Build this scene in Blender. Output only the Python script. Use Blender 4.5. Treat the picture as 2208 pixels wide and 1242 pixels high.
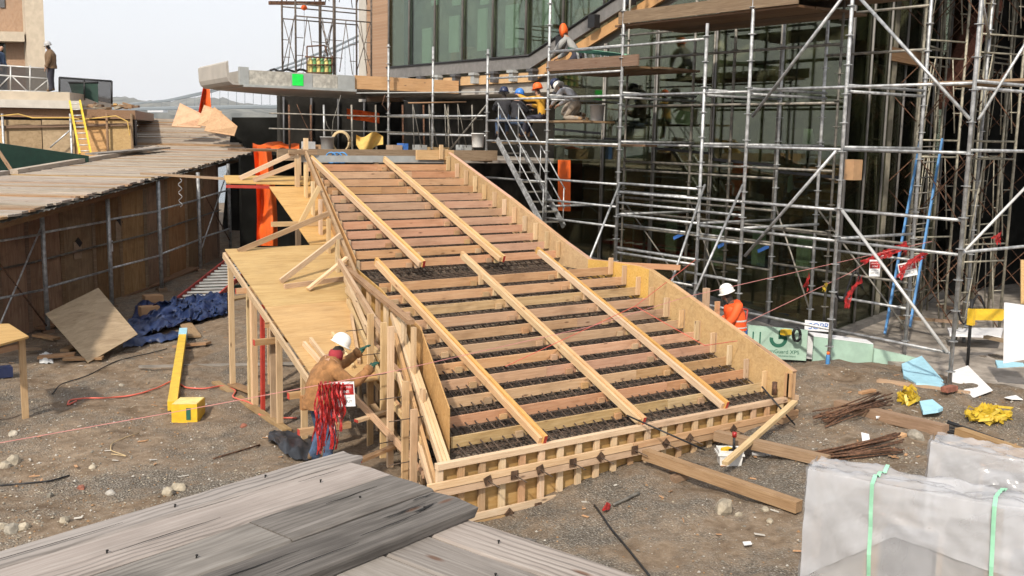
import bpy, bmesh, math, random
from mathutils import Vector, Matrix, noise
random.seed(7)
scene = bpy.context.scene
for o in list(bpy.data.objects): bpy.data.objects.remove(o)
COL = scene.collection
R = math.radians

# ------------------------------------------------------------------ camera
# world frame: X along the stair risers, Y up the stair run, Z up
FPX, CXP, CYP = 2230.0, 1104.0, 621.0          # the photograph's own pixel scale
PITCH, ROLL = math.atan(329.0/2230.0), 0.020
CAM = Vector((-6.626, -10.679, 4.761))
F0 = Vector((0.5764, 0.8171, 0)).normalized()
R0 = Vector((F0.y, -F0.x, 0))
UP = Vector((0, 0, 1))
fw = F0*math.cos(PITCH) - UP*math.sin(PITCH)
u0 = F0*math.sin(PITCH) + UP*math.cos(PITCH)
cr = R0*math.cos(ROLL) + u0*math.sin(ROLL)
cu = -R0*math.sin(ROLL) + u0*math.cos(ROLL)
cd = bpy.data.cameras.new('camera'); co = bpy.data.objects.new('camera', cd); COL.objects.link(co)
cd.sensor_width = 36.0; cd.lens = 36.0*FPX/2208.0; cd.clip_start = 0.1; cd.clip_end = 20000
M = Matrix((cr, cu, -fw)).transposed().to_4x4(); M.translation = CAM
co.matrix_world = M
scene.camera = co
scene.render.resolution_x = 1024; scene.render.resolution_y = 576

# ------------------------------------------------------------------ sky, sun, exposure
SUN_EL = R(40)
sun_cam = Vector((-0.30, -0.85))               # towards the sun, in camera-aligned ground axes
sd = (R0*sun_cam.x + F0*sun_cam.y).normalized()
SUN_DIR = (sd*math.cos(SUN_EL) + UP*math.sin(SUN_EL)).normalized()
wd = bpy.data.worlds.new('World'); scene.world = wd; wd.use_nodes = True
nt = wd.node_tree; nt.nodes.clear()
sky = nt.nodes.new('ShaderNodeTexSky'); sky.sky_type = 'NISHITA'; sky.sun_disc = False
sky.sun_elevation = SUN_EL; sky.sun_rotation = math.atan2(SUN_DIR.x, SUN_DIR.y)
sky.air_density = 1.0; sky.dust_density = 6.0; sky.ozone_density = 1.5; sky.altitude = 50
bgs = nt.nodes.new('ShaderNodeBackground'); bgs.inputs[1].default_value = 0.10
hazec = nt.nodes.new('ShaderNodeBackground'); hazec.inputs[0].default_value = (0.87, 0.89, 0.93, 1); hazec.inputs[1].default_value = 1.18
mixs = nt.nodes.new('ShaderNodeMixShader'); mixs.inputs[0].default_value = 0.72
wo = nt.nodes.new('ShaderNodeOutputWorld')
nt.links.new(sky.outputs[0], bgs.inputs[0]); nt.links.new(bgs.outputs[0], mixs.inputs[1])
nt.links.new(hazec.outputs[0], mixs.inputs[2]); nt.links.new(mixs.outputs[0], wo.inputs[0])
sl = bpy.data.lights.new('sun', 'SUN'); sl.energy = 3.5; sl.angle = R(2.0); sl.color = (1.0, 0.915, 0.79)
so = bpy.data.objects.new('sun', sl); COL.objects.link(so)
so.rotation_euler = SUN_DIR.to_track_quat('Z', 'Y').to_euler(); so.location = (0, 0, 30)
cy = scene.cycles
cy.max_bounces = 4; cy.diffuse_bounces = 2; cy.glossy_bounces = 2; cy.transmission_bounces = 2; cy.transparent_max_bounces = 8
cy.caustics_reflective = False; cy.caustics_refractive = False; cy.use_adaptive_sampling = True; cy.adaptive_threshold = 0.03
scene.view_settings.view_transform = 'Standard'; scene.view_settings.look = 'None'
scene.view_settings.exposure = 0.25; scene.view_settings.gamma = 1.0

# ------------------------------------------------------------------ measuring helpers
def ray(px, py):
    return cr*((px-CXP)/FPX) - cu*((py-CYP)/FPX) + fw
def AT(px, py, d):                              # point seen there at ground distance d ahead of the camera
    v = ray(px, py); return CAM + v*(d/v.dot(F0))
def HX(px, py, x): v = ray(px, py); return CAM + v*((x-CAM.x)/v.x)
def HY(px, py, y): v = ray(px, py); return CAM + v*((y-CAM.y)/v.y)
def HZ(px, py, z): v = ray(px, py); return CAM + v*((z-CAM.z)/v.z)
def CW(xc, yc, z): p = R0*xc + F0*yc; return Vector((CAM.x+p.x, CAM.y+p.y, z))
def S(a, b, c): return Vector((a, b, c+1.0))    # stair axes, c from the lowest riser's top

GC = [(0.4,-.5,.05),(2.9,-.6,.30),(5.9,-.5,.55),(8.7,1.0,.76),(8.7,-1.4,.84),(7.0,2.5,.5),(8.2,3.2,.42),(9.3,2.2,.45),(6.6,6,.8),(-.9,1.4,.36),(-.3,6.7,.30),(-.5,4.3,.28),
      (3,9,.6),(-.5,-1.2,.02),(1.4,-1.6,.18),(11.5,-1.5,.6),(13,-4,.6)]
for (xc,yc,z) in [(-10.7,23.5,.02),(-9.2,30.3,.62),(-9.8,27,.42),(-7.5,19,.12),(-5,15,.2),(-6,10,.2),(-3,9,.22),(0,4,.2),(3,9,.3),(6,10,.45),(6.5,14,.55),(-16,20,.1),(-11,40,.9),(9.5,15,.72),(-2.2,11,.2)]:
    p = CW(xc,yc,z); GC.append((p.x,p.y,z))
def gbase(x, y):
    s = w = 0.0
    for (a,b,c) in GC:
        k = 1.0/((x-a)**2+(y-b)**2+.35)**1.6; s += k*c; w += k
    return s/w
MND = CW(-3.35,12.4,0)
def gz(x, y):
    z = gbase(x, y) + .26*math.exp(-((x-MND.x)**2+(y-MND.y)**2)/.9)
    n = noise.noise((x*.45, y*.45, 1.3))*.10 + noise.noise((x*1.7, y*1.7, 4.1))*.075 + noise.noise((x*5, y*5, 8.3))*.032 + noise.noise((x*11, y*11, 2.3))*.008
    return z + n
def G(px, py, dz=0.0):
    z = .3
    for i in range(6):
        p = HZ(px, py, z); z = gz(p.x, p.y)
    return Vector((p.x, p.y, z+dz))

# ------------------------------------------------------------------ materials
MATS = {}
def new_mat(name):
    m = bpy.data.materials.new(name); m.use_nodes = True; MATS[name] = m
    return m, m.node_tree, m.node_tree.nodes['Principled BSDF']
def N(t, kind, **kw):
    n = t.nodes.new(kind)
    for k, v in kw.items():
        if k in n.inputs: n.inputs[k].default_value = v
        else: setattr(n, k, v)
    return n
def ramp(t, fac, stops):
    r = t.nodes.new('ShaderNodeValToRGB'); e = r.color_ramp.elements
    while len(e) < len(stops): e.new(0.5)
    for i, (p, c) in enumerate(stops):
        e[i].position = p; e[i].color = (*c, 1) if len(c) == 3 else c
    t.links.new(fac, r.inputs[0]); return r
def mixc(t, fac, a, b, mode='MIX'):
    m = t.nodes.new('ShaderNodeMix'); m.data_type = 'RGBA'; m.blend_type = mode
    for s_, v in ((0, fac), (6, a), (7, b)):
        if hasattr(v, 'links'): t.links.new(v, m.inputs[s_])
        else: m.inputs[s_].default_value = v if s_ == 0 else (*v, 1)
    return m.outputs[2]
def coords(t, scale, obj=True, rnd=True):
    tc = t.nodes.new('ShaderNodeTexCoord'); src = tc.outputs['Object' if obj else 'Generated']
    if rnd:
        oi = t.nodes.new('ShaderNodeObjectInfo')
        ad = t.nodes.new('ShaderNodeVectorMath'); ad.operation = 'MULTIPLY_ADD'
        cmb = t.nodes.new('ShaderNodeCombineXYZ')
        for i in range(3): t.links.new(oi.outputs['Random'], cmb.inputs[i])
        t.links.new(cmb.outputs[0], ad.inputs[0]); ad.inputs[1].default_value = (37.1, 53.7, 71.3); t.links.new(src, ad.inputs[2])
        src = ad.outputs[0]
    mp = t.nodes.new('ShaderNodeMapping'); mp.inputs['Scale'].default_value = scale
    t.links.new(src, mp.inputs[0]); return mp.outputs[0]
def rnd_value(t, col, lo, hi, sat=(1,1), hue=(.5,.5)):
    oi = t.nodes.new('ShaderNodeObjectInfo')
    def mr(a, b, mul):
        m = N(t, 'ShaderNodeMath', operation='MULTIPLY'); m.inputs[1].default_value = mul; t.links.new(oi.outputs['Random'], m.inputs[0])
        f = N(t, 'ShaderNodeMath', operation='FRACT'); t.links.new(m.outputs[0], f.inputs[0])
        q = N(t, 'ShaderNodeMapRange'); q.inputs[3].default_value = a; q.inputs[4].default_value = b; t.links.new(f.outputs[0], q.inputs[0]); return q.outputs[0]
    h = t.nodes.new('ShaderNodeHueSaturation'); t.links.new(mr(lo,hi,1), h.inputs['Value'])
    t.links.new(mr(*sat,17.3), h.inputs['Saturation']); t.links.new(mr(*hue,43.7), h.inputs['Hue'])
    t.links.new(col, h.inputs['Color']); return h.outputs[0]
def bump(t, b, h, strength, dist=0.01):
    n = N(t, 'ShaderNodeBump'); n.inputs['Strength'].default_value = strength; n.inputs['Distance'].default_value = dist
    t.links.new(h, n.inputs['Height']); t.links.new(n.outputs[0], b.inputs['Normal'])
def wood(name, c1, c2, c3, grain=(1.2,22,22), rough=.75, val=(.85,1.1), hue=(.49,.51), sat=(.85,1.1), stain=.25, bmp=.25, knots=True, staincol=(.16,.09,.045), cath=0):
    m, t, b = new_mat(name)
    v = coords(t, grain)
    n1 = N(t, 'ShaderNodeTexNoise', Scale=1.6, Detail=4.0, Roughness=.62, Distortion=1.1); t.links.new(v, n1.inputs[0])
    col = ramp(t, n1.outputs[0], [(.3,c1),(.52,c2),(.72,c3)]).outputs[0]
    v2 = coords(t, (1.5,3.2,3.2))
    n2 = N(t, 'ShaderNodeTexNoise', Scale=1.1, Detail=3.0, Roughness=.6); t.links.new(v2, n2.inputs[0])
    st = ramp(t, n2.outputs[0], [(.5,(0,0,0)),(.75,(stain,)*3)]).outputs[0]
    col = mixc(t, st, col, staincol)
    if knots:
        v3 = coords(t, (1.4,4.5,4.5)); vo = N(t, 'ShaderNodeTexVoronoi', Scale=1.4); t.links.new(v3, vo.inputs['Vector'])
        kn = ramp(t, vo.outputs['Distance'], [(.05,(.8,)*3),(.12,(0,0,0))]).outputs[0]
        col = mixc(t, kn, col, (.13,.06,.03))
    col = rnd_value(t, col, val[0], val[1], sat, hue)
    t.links.new(col, b.inputs['Base Color']); b.inputs['Roughness'].default_value = rough
    b.inputs['Specular IOR Level'].default_value = .3
    if cath:
        v4 = coords(t, (.42,1,1)); wv4 = N(t,'ShaderNodeTexWave',Scale=cath*1.1,Distortion=9.0,Detail=3.0); wv4.bands_direction='Y'; wv4.inputs['Detail Scale'].default_value=.55
        t.links.new(v4, wv4.inputs[0]); cg_ = ramp(t, wv4.outputs['Fac'], [(.0,(.58,)*3),(.3,(.94,)*3),(1,(1.07,)*3)]).outputs[0]
        n5 = N(t,'ShaderNodeTexNoise',Scale=1.0,Detail=2.0); v5=coords(t,(.8,2,2)); t.links.new(v5,n5.inputs[0])
        amt = ramp(t,n5.outputs[0],[(.44,(.0,)*3),(.62,(.95,)*3)]).outputs[0]
        col = mixc(t, amt, col, mixc(t,1.0,col,cg_,'MULTIPLY'))
        v6 = coords(t,(.9,70,70)); n6=N(t,'ShaderNodeTexNoise',Scale=1.0,Detail=1.0,Distortion=.6); t.links.new(v6,n6.inputs[0])
        ck = ramp(t,n6.outputs[0],[(.22,(.8,)*3),(.26,(0,0,0))]).outputs[0]
        col = mixc(t, ck, col, (.02,.018,.016)); t.links.new(col,b.inputs['Base Color'])
    bump(t, b, n1.outputs[0], bmp, .006)
    return m
def plain(name, c, rough=.6, metal=0.0, var=.12, nscale=6.0, c2=None, spec=.5, bmp=0.0, rndv=None, detail=4.0, p=(.4,.65)):
    m, t, b = new_mat(name)
    v = coords(t, (1,1,1)); n = N(t, 'ShaderNodeTexNoise', Scale=nscale, Detail=detail, Roughness=.6); t.links.new(v, n.inputs[0])
    lo = tuple(x*(1-var) for x in c); hi = c2 if c2 else tuple(min(1,x*(1+var)) for x in c)
    col = ramp(t, n.outputs[0], [(p[0],lo),(p[1],hi)]).outputs[0]
    if rndv: col = rnd_value(t, col, *rndv)
    t.links.new(col, b.inputs['Base Color']); b.inputs['Roughness'].default_value = rough; b.inputs['Metallic'].default_value = metal
    b.inputs['Specular IOR Level'].default_value = spec
    if bmp: bump(t, b, n.outputs[0], bmp, .02)
    return m

wood('lumber', (.44,.27,.14), (.53,.34,.19), (.59,.405,.24), val=(.78,1.08), stain=.4)
wood('lumber_pale', (.52,.35,.195), (.61,.435,.255), (.67,.51,.325), stain=.15, knots=True)
wood('lumber_fir', (.49,.265,.145), (.575,.33,.195), (.61,.385,.235), hue=(.492,.508), stain=.35, val=(.8,1.1))
wood('lumber_stained', (.38,.24,.12), (.50,.34,.185), (.57,.41,.25), stain=.75, knots=True)
wood('lumber_orange', (.48,.27,.09), (.57,.345,.135), (.63,.41,.19), stain=.2)
wood('plywood', (.40,.235,.095), (.48,.30,.13), (.54,.355,.165), grain=(1.0,9,9), stain=.22, bmp=.08, knots=False, val=(.9,1.08))
wood('plywood_dark', (.25,.14,.068), (.34,.20,.10), (.42,.265,.14), grain=(7,7,1.0), stain=.5, bmp=.12, knots=False, val=(.6,1.15))
wood('plywood_old', (.26,.18,.10), (.33,.235,.14), (.40,.29,.18), grain=(2,6,6), stain=.4, bmp=.1, knots=False)
wood('board_brown', (.14,.082,.045), (.19,.12,.07), (.25,.165,.10), stain=.4, bmp=.4, val=(.8,1.2))
wood('board_timber', (.25,.155,.08), (.33,.215,.12), (.40,.275,.165), stain=.5, bmp=.4)
wood('board_gray', (.205,.18,.157), (.25,.223,.198), (.31,.283,.255), grain=(1.0,32,32), stain=.6, bmp=.5, val=(.7,1.15), sat=(.8,1.2), staincol=(.045,.04,.036), rough=.85, cath=9)
wood('board_gray_tan', (.275,.237,.208), (.33,.29,.258), (.39,.35,.315), grain=(1.0,32,32), stain=.4, bmp=.5, staincol=(.09,.075,.06), rough=.85, cath=7)
wood('board_gray_mid', (.115,.102,.09), (.165,.149,.133), (.235,.214,.195), grain=(1.0,30,30), stain=.6, bmp=.5, staincol=(.03,.026,.023), rough=.85, cath=8)
wood('board_gray_dark', (.085,.075,.066), (.13,.117,.105), (.195,.177,.16), grain=(1.0,30,30), stain=.6, bmp=.6, staincol=(.02,.017,.015), rough=.85, cath=8)
wood('deck_plank', (.30,.25,.20), (.375,.318,.262), (.45,.39,.33), grain=(.6,10,10), stain=.3, bmp=.35, val=(.86,1.06), staincol=(.07,.055,.04), rough=.85)
plain('red_paint', (.42,.045,.03), .55)
plain('galv', (.46,.47,.475), .48, .5, .3, 9, rndv=(.75,1.1))
plain('galv_old', (.26,.25,.225), .6, .4, .35, 9, rndv=(.6,1.1), c2=(.34,.31,.26))
plain('rust_steel', (.11,.055,.032), .85, .1, .4, 22, c2=(.2,.10,.055))
plain('rebar', (.075,.055,.042), .8, .1, .4, 26, c2=(.15,.10,.07))
plain('bronze_plate', (.10,.055,.03), .7, .2, .4, 20, c2=(.17,.10,.06))
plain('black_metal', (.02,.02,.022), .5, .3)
plain('dark_trim', (.10,.10,.105), .5, .3)
plain('mid_trim', (.20,.19,.18), .55, .2)
plain('concrete', (.42,.39,.345), .85, 0, .12, 5, bmp=.15)
plain('concrete_light', (.48,.45,.40), .85, 0, .08, 3)
plain('concrete_tan', (.47,.40,.31), .85, 0, .08, 3)
plain('concrete_floor', (.33,.29,.25), .85, 0, .3, 2.5, bmp=.2, c2=(.42,.37,.32))
plain('slab_gray', (.37,.385,.38), .7, 0, .1, 4)
plain('slab_rough', (.46,.44,.39), .9, 0, .25, 7, bmp=.3)
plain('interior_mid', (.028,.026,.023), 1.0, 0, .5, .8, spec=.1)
plain('interior_shade', (.012,.012,.011), 1.0, 0, .4, 1.0, spec=.05)  # near-black colour stands in for deep interior shade
plain('soffit', (.40,.37,.33), .8, 0, .08, 2)
plain('neon_green', (.02,.85,.10), .5, 0, .05)
plain('green_fence', (.012,.045,.032), .6, 0, .15)
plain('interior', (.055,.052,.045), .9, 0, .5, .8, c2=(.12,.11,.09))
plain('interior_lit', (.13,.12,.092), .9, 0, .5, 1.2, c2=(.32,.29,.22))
plain('frame_rust', (.15,.12,.10), .7, .2, .35, 14, c2=(.22,.18,.15))
plain('frame_tan', (.40,.37,.29), .6, .2, .3, 9, rndv=(.6,1.1))
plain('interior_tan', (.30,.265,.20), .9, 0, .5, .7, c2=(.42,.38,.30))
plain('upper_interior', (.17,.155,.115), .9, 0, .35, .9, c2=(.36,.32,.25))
plain('mint_panel', (.60,.76,.67), .7, 0, .06)
plain('foam_mint', (.35,.50,.41), .7, 0, .1, 3, bmp=.05)
plain('foam_blue', (.36,.62,.74), .7, 0, .06)
plain('foam_white', (.74,.74,.76), .7, 0, .05)
plain('paper_white', (.78,.78,.78), .7, 0, .04)
plain('wrap_blue', (.05,.16,.50), .5)
plain('print_green', (.015,.11,.07), .7, 0, .05)
plain('print_black', (.02,.02,.02), .7, 0, .05)
plain('print_white', (.8,.8,.8), .7, 0, .03)
plain('tape_red', (.42,.02,.02), .4, 0, .5, 30, c2=(.55,.03,.03))
plain('tape_yellow', (.60,.42,.04), .4, 0, .15, 20)
plain('twine_pink', (.62,.26,.24), .7)
plain('hose_red', (.62,.13,.09), .5)
plain('yellow_paint', (.72,.46,.03), .45, 0, .12, 5)
plain('yellow_pale', (.74,.60,.22), .5, 0, .15, 5)
plain('ladder_yellow', (.75,.55,.05), .45)
plain('ladder_blue', (.06,.22,.48), .45)
plain('ladder_red', (.42,.04,.03), .5)
plain('aluminium', (.52,.52,.51), .45, .3)
plain('fabric_orange', (.78,.125,.012), .75, 0, .12, 3, bmp=.25)
plain('tarp_blue', (.014,.03,.095), .5, 0, .25, 5, bmp=.3)
plain('tarp_black', (.025,.028,.035), .5, 0, .3, 6, bmp=.3)
plain('cloth_yellow', (.55,.36,.10), .85, 0, .15, 4, bmp=.3)
plain('jacket_tan', (.30,.145,.055), .95, 0, .25, 9, bmp=.9)
plain('jacket_dark', (.03,.03,.035), .9, 0, .2, 5, bmp=.2)
plain('jacket_brown', (.16,.10,.055), .9, 0, .15, 5, bmp=.2)
plain('hoodie_yellow', (.62,.33,.035), .9, 0, .1, 5, bmp=.2)
plain('shirt_gray', (.30,.30,.29), .9, 0, .1, 5, bmp=.2)
plain('shirt_white', (.62,.62,.64), .9, 0, .1, 5, bmp=.2)
plain('vest_orange', (.85,.10,.015), .7, 0, .08, 5)
plain('jeans', (.055,.09,.16), .9, 0, .3, 8)
plain('trousers_khaki', (.34,.29,.235), .9, 0, .15, 6, bmp=.2)
plain('trousers_dark', (.035,.035,.05), .9)
plain('skin', (.42,.24,.16), .6, 0, .06)
plain('skin_dark', (.16,.085,.055), .6, 0, .1)
plain('beard', (.03,.022,.018), .9)
plain('glove_green', (.012,.07,.05), .8, 0, .2, 12)
plain('boot', (.16,.10,.055), .8)
plain('boot_tan', (.34,.22,.12), .8)
plain('bandana', (.30,.03,.04), .9)
plain('hat_white', (.80,.79,.75), .3, 0, .03)
plain('hat_blue', (.05,.20,.60), .35)
plain('hat_navy', (.02,.03,.08), .35)
plain('hat_orange', (.88,.14,.02), .6)
plain('reflective', (.62,.60,.55), .4)
plain('leather', (.36,.17,.06), .8)
plain('plastic_white', (.70,.70,.68), .45, 0, .12, 6)
plain('plastic_grey', (.45,.45,.45), .5)
plain('pallet_gray', (.20,.20,.205), .7)
plain('pallet_tan', (.28,.25,.21), .7)
plain('stone', (.33,.285,.215), .9, 0, .3, 8, bmp=.5)
plain('stone_mixed', (.30,.27,.22), .9, 0, .3, 8, rndv=(.5,1.7), bmp=.3)
plain('brick_red', (.26,.10,.065), .9, 0, .25, 12, bmp=.3)
plain('cardboard', (.42,.25,.13), .85, 0, .08)
plain('strap_green', (.27,.55,.38), .4)
plain('cylinder_green', (.12,.30,.11), .5, 0, .3, 8)
plain('rope_tan', (.48,.36,.20), .9)
plain('crack', (.01,.009,.008), .9)
plain('far_building', (.62,.62,.63), .9)
plain('far_wood', (.10,.115,.10), 1.0, 0, .5, .02, c2=(.17,.17,.15))
plain('bridge_paint', (.20,.23,.25), .8)

def pmat_position(name, scale):
    m, t, b = new_mat(name)
    g = t.nodes.new('ShaderNodeNewGeometry'); mp = t.nodes.new('ShaderNodeMapping'); mp.inputs['Scale'].default_value = scale
    t.links.new(g.outputs['Position'], mp.inputs[0]); return m, t, b, mp.outputs[0]
# dirt with gravel patches
m, t, b, v = pmat_position('dirt', (1,1,1))
n1 = N(t,'ShaderNodeTexNoise',Scale=.33,Detail=5.0,Roughness=.62); t.links.new(v,n1.inputs[0])
n2 = N(t,'ShaderNodeTexNoise',Scale=5.5,Detail=8.0,Roughness=.72); t.links.new(v,n2.inputs[0])
n3 = N(t,'ShaderNodeTexVoronoi',Scale=38.0); t.links.new(v,n3.inputs['Vector'])
n4 = N(t,'ShaderNodeTexNoise',Scale=1.5,Detail=6.0,Roughness=.7); t.links.new(v,n4.inputs[0])
soil = ramp(t,n2.outputs[0],[(.28,(.125,.088,.058)),(.5,(.235,.173,.118)),(.72,(.345,.268,.192))]).outputs[0]
grav = ramp(t,n3.outputs['Color'],[(.1,(.11,.098,.083)),(.5,(.235,.212,.18)),(.93,(.45,.415,.36))]).outputs[0]
grav = mixc(t, ramp(t,n3.outputs['Distance'],[(.25,(0,0,0)),(.6,(.8,.8,.8))]).outputs[0], grav, (.11,.092,.072))
pm = mixc(t, .5, n1.outputs[0], n4.outputs[0])
patch = ramp(t,pm,[(.47,(.08,.08,.08)),(.60,(.9,.9,.9))]).outputs[0]
col = mixc(t, patch, soil, grav)
damp = ramp(t,n4.outputs[0],[(.33,(.62,.58,.54)),(.5,(1,1,1))]).outputs[0]
col = mixc(t, 1.0, col, damp, 'MULTIPLY')
t.links.new(col,b.inputs['Base Color']); b.inputs['Roughness'].default_value=.95; b.inputs['Specular IOR Level'].default_value=.2
hh = mixc(t, patch, n2.outputs[0], n3.outputs['Distance']); bump(t,b,hh,.9,.05)
# soil under the rebar
m,t,b,v = pmat_position('soil_fill',(1,1,1)); n2=N(t,'ShaderNodeTexNoise',Scale=7.0,Detail=8.0,Roughness=.7); t.links.new(v,n2.inputs[0])
t.links.new(ramp(t,n2.outputs[0],[(.3,(.10,.078,.058)),(.7,(.27,.21,.155))]).outputs[0],b.inputs['Base Color']); b.inputs['Roughness'].default_value=.95; bump(t,b,n2.outputs[0],.8,.05)
# brick
m,t,b = new_mat('brick'); tc=t.nodes.new('ShaderNodeTexCoord'); mp=t.nodes.new('ShaderNodeMapping'); mp.inputs['Rotation'].default_value=(R(90),0,R(90)); t.links.new(tc.outputs['Object'],mp.inputs[0])
br=N(t,'ShaderNodeTexBrick',Scale=4.4); br.inputs['Color1'].default_value=(.29,.175,.105,1); br.inputs['Color2'].default_value=(.36,.225,.14,1); br.inputs['Mortar'].default_value=(.40,.34,.27,1); br.inputs['Mortar Size'].default_value=.012
t.links.new(mp.outputs[0],br.inputs[0]); t.links.new(br.outputs[0],b.inputs['Base Color']); b.inputs['Roughness'].default_value=.9
# glass
def glass(name, tint, refl=.10, rcol=(.75,.80,.74), rough=.02):
    m = bpy.data.materials.new(name); m.use_nodes=True; MATS[name]=m; t=m.node_tree; t.nodes.clear()
    o=t.nodes.new('ShaderNodeOutputMaterial'); mx=t.nodes.new('ShaderNodeMixShader'); tr=t.nodes.new('ShaderNodeBsdfTransparent'); gl=t.nodes.new('ShaderNodeBsdfGlossy')
    tr.inputs[0].default_value=(*tint,1); gl.inputs[0].default_value=(*rcol,1); gl.inputs['Roughness'].default_value=rough
    fr=N(t,'ShaderNodeFresnel',IOR=1.4); mul=N(t,'ShaderNodeMath',operation='MULTIPLY_ADD'); t.links.new(fr.outputs[0],mul.inputs[0]); mul.inputs[1].default_value=.5; mul.inputs[2].default_value=refl
    t.links.new(mul.outputs[0],mx.inputs[0]); t.links.new(tr.outputs[0],mx.inputs[1]); t.links.new(gl.outputs[0],mx.inputs[2]); t.links.new(mx.outputs[0],o.inputs[0])
glass('glass_upper', (.74,.80,.72), .06)
glass('glass_lower', (.64,.68,.58), .12, (.60,.61,.52))
# plastic wrap: thin cloudy film
m = bpy.data.materials.new('plastic_film'); m.use_nodes=True; MATS['plastic_film']=m; t=m.node_tree; b=t.nodes['Principled BSDF']; o=t.nodes['Material Output']
b.inputs['Base Color'].default_value=(.60,.605,.63,1); b.inputs['Roughness'].default_value=.16; b.inputs['Specular IOR Level'].default_value=.6
tr=t.nodes.new('ShaderNodeBsdfTransparent'); tr.inputs[0].default_value=(.93,.94,.95,1); mx=t.nodes.new('ShaderNodeMixShader')
v=coords(t,(1,1,1)); n=N(t,'ShaderNodeTexNoise',Scale=1.8,Detail=3.0,Roughness=.55,Distortion=.8); t.links.new(v,n.inputs[0])
rr=ramp(t,n.outputs[0],[(.3,(.30,)*3),(.7,(.52,)*3)]); t.links.new(rr.outputs[0],mx.inputs[0]); t.links.new(tr.outputs[0],mx.inputs[1]); t.links.new(b.outputs[0],mx.inputs[2]); t.links.new(mx.outputs[0],o.inputs[0])
bump(t,b,n.outputs[0],.2,.03)
# wire mesh netting on railings
m = bpy.data.materials.new('mesh_net'); m.use_nodes=True; MATS['mesh_net']=m; t=m.node_tree; b=t.nodes['Principled BSDF']; o=t.nodes['Material Output']
b.inputs['Base Color'].default_value=(.035,.036,.04,1); tr=t.nodes.new('ShaderNodeBsdfTransparent'); mx=t.nodes.new('ShaderNodeMixShader'); mx.inputs[0].default_value=.62
t.links.new(tr.outputs[0],mx.inputs[1]); t.links.new(b.outputs[0],mx.inputs[2]); t.links.new(mx.outputs[0],o.inputs[0])
# water
m,t,b,v = pmat_position('water',(.05,.05,.05)); b.inputs['Base Color'].default_value=(.10,.13,.15,1); b.inputs['Roughness'].default_value=.25
n2=N(t,'ShaderNodeTexNoise',Scale=1.0,Detail=3.0); t.links.new(v,n2.inputs[0]); bump(t,b,n2.outputs[0],.3,1.0)

# ------------------------------------------------------------------ mesh helpers
def link(name, me, mat, parent=None, label=None):
    o = bpy.data.objects.new(name, me); COL.objects.link(o)
    if mat:
        mats = mat if isinstance(mat, (list, tuple)) else [mat]
        if not me.materials:
            for q in mats: me.materials.append(MATS[q])
    if parent is not None:
        o.parent = parent; o.matrix_parent_inverse = pinv(parent)
    if label: o['label'] = label
    return o
def pinv(p): return world_of(p).inverted()
def world_of(o):
    if o.parent is None: return o.matrix_basis.copy()
    return world_of(o.parent) @ o.matrix_parent_inverse @ o.matrix_basis
def thing(name, label, cat, loc=(0,0,0), group=None):
    o = bpy.data.objects.new(name, None); COL.objects.link(o); o.location = loc; o.empty_display_size = .2
    tag(o, label, cat, group); return o
def tag(o, label, cat, group=None):
    o['label'] = label; o['category'] = cat
    if group: o['group'] = group
    return o
def mesh(verts, faces, smooth=False):
    me = bpy.data.meshes.new('m'); me.from_pydata([tuple(v) for v in verts], [], faces); me.update()
    if smooth: me.polygons.foreach_set('use_smooth', [True]*len(me.polygons))
    return me
BOXF = [(0,3,2,1),(4,5,6,7),(0,1,5,4),(1,2,6,5),(2,3,7,6),(3,0,4,7)]
def boxv(sx, sy, sz, c=(0,0,0)):
    x,y,z = sx/2,sy/2,sz/2; cx,cy,cz = c
    return [(cx-x,cy-y,cz-z),(cx+x,cy-y,cz-z),(cx+x,cy+y,cz-z),(cx-x,cy+y,cz-z),(cx-x,cy-y,cz+z),(cx+x,cy-y,cz+z),(cx+x,cy+y,cz+z),(cx-x,cy+y,cz+z)]
def box(name, lo, hi, mat, parent=None, label=None):
    lo, hi = Vector(lo), Vector(hi); c = (lo+hi)/2; s_ = hi-lo
    o = link(name, mesh(boxv(*s_), BOXF), mat, None, label); o.location = c
    if parent is not None: o.parent = parent; o.matrix_parent_inverse = pinv(parent)
    return o
def beam(name, p0, p1, w, h, mat, parent=None, up=UP, label=None, endmat=None, roll=0.0):
    p0, p1 = Vector(p0), Vector(p1); d = p1-p0; L = d.length; x = d.normalized()
    y = up.cross(x)
    if y.length < 1e-4: y = Vector((0,1,0)).cross(x)
    y.normalize(); z = x.cross(y)
    if roll: 
        q = Matrix.Rotation(roll, 3, x); y = q@y; z = q@z
    me = mesh(boxv(L, w, h), BOXF)
    if endmat:
        me.materials.append(MATS[mat]); me.materials.append(MATS[endmat]); me.polygons[3].material_index = 1; me.polygons[5].material_index = 1
    o = link(name, me, mat, None, label)
    Mx = Matrix((x,y,z)).transposed().to_4x4(); Mx.translation = (p0+p1)/2; o.matrix_world = Mx
    o.matrix_basis = Mx
    if parent is not None: o.parent = parent; o.matrix_parent_inverse = pinv(parent)
    return o
def tubev(p0, p1, r, n=7, r2=None):
    p0, p1 = Vector(p0), Vector(p1); d = (p1-p0).normalized(); a = d.orthogonal().normalized(); b_ = d.cross(a)
    V=[]; r2 = r if r2 is None else r2
    for p, rr_ in ((p0,r),(p1,r2)):
        for i in range(n):
            an = 2*math.pi*i/n; V.append(p + a*(rr_*math.cos(an)) + b_*(rr_*math.sin(an)))
    Fs = [(i,(i+1)%n,n+(i+1)%n,n+i) for i in range(n)] + [tuple(range(n-1,-1,-1)), tuple(range(n,2*n))]
    return V, Fs
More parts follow.
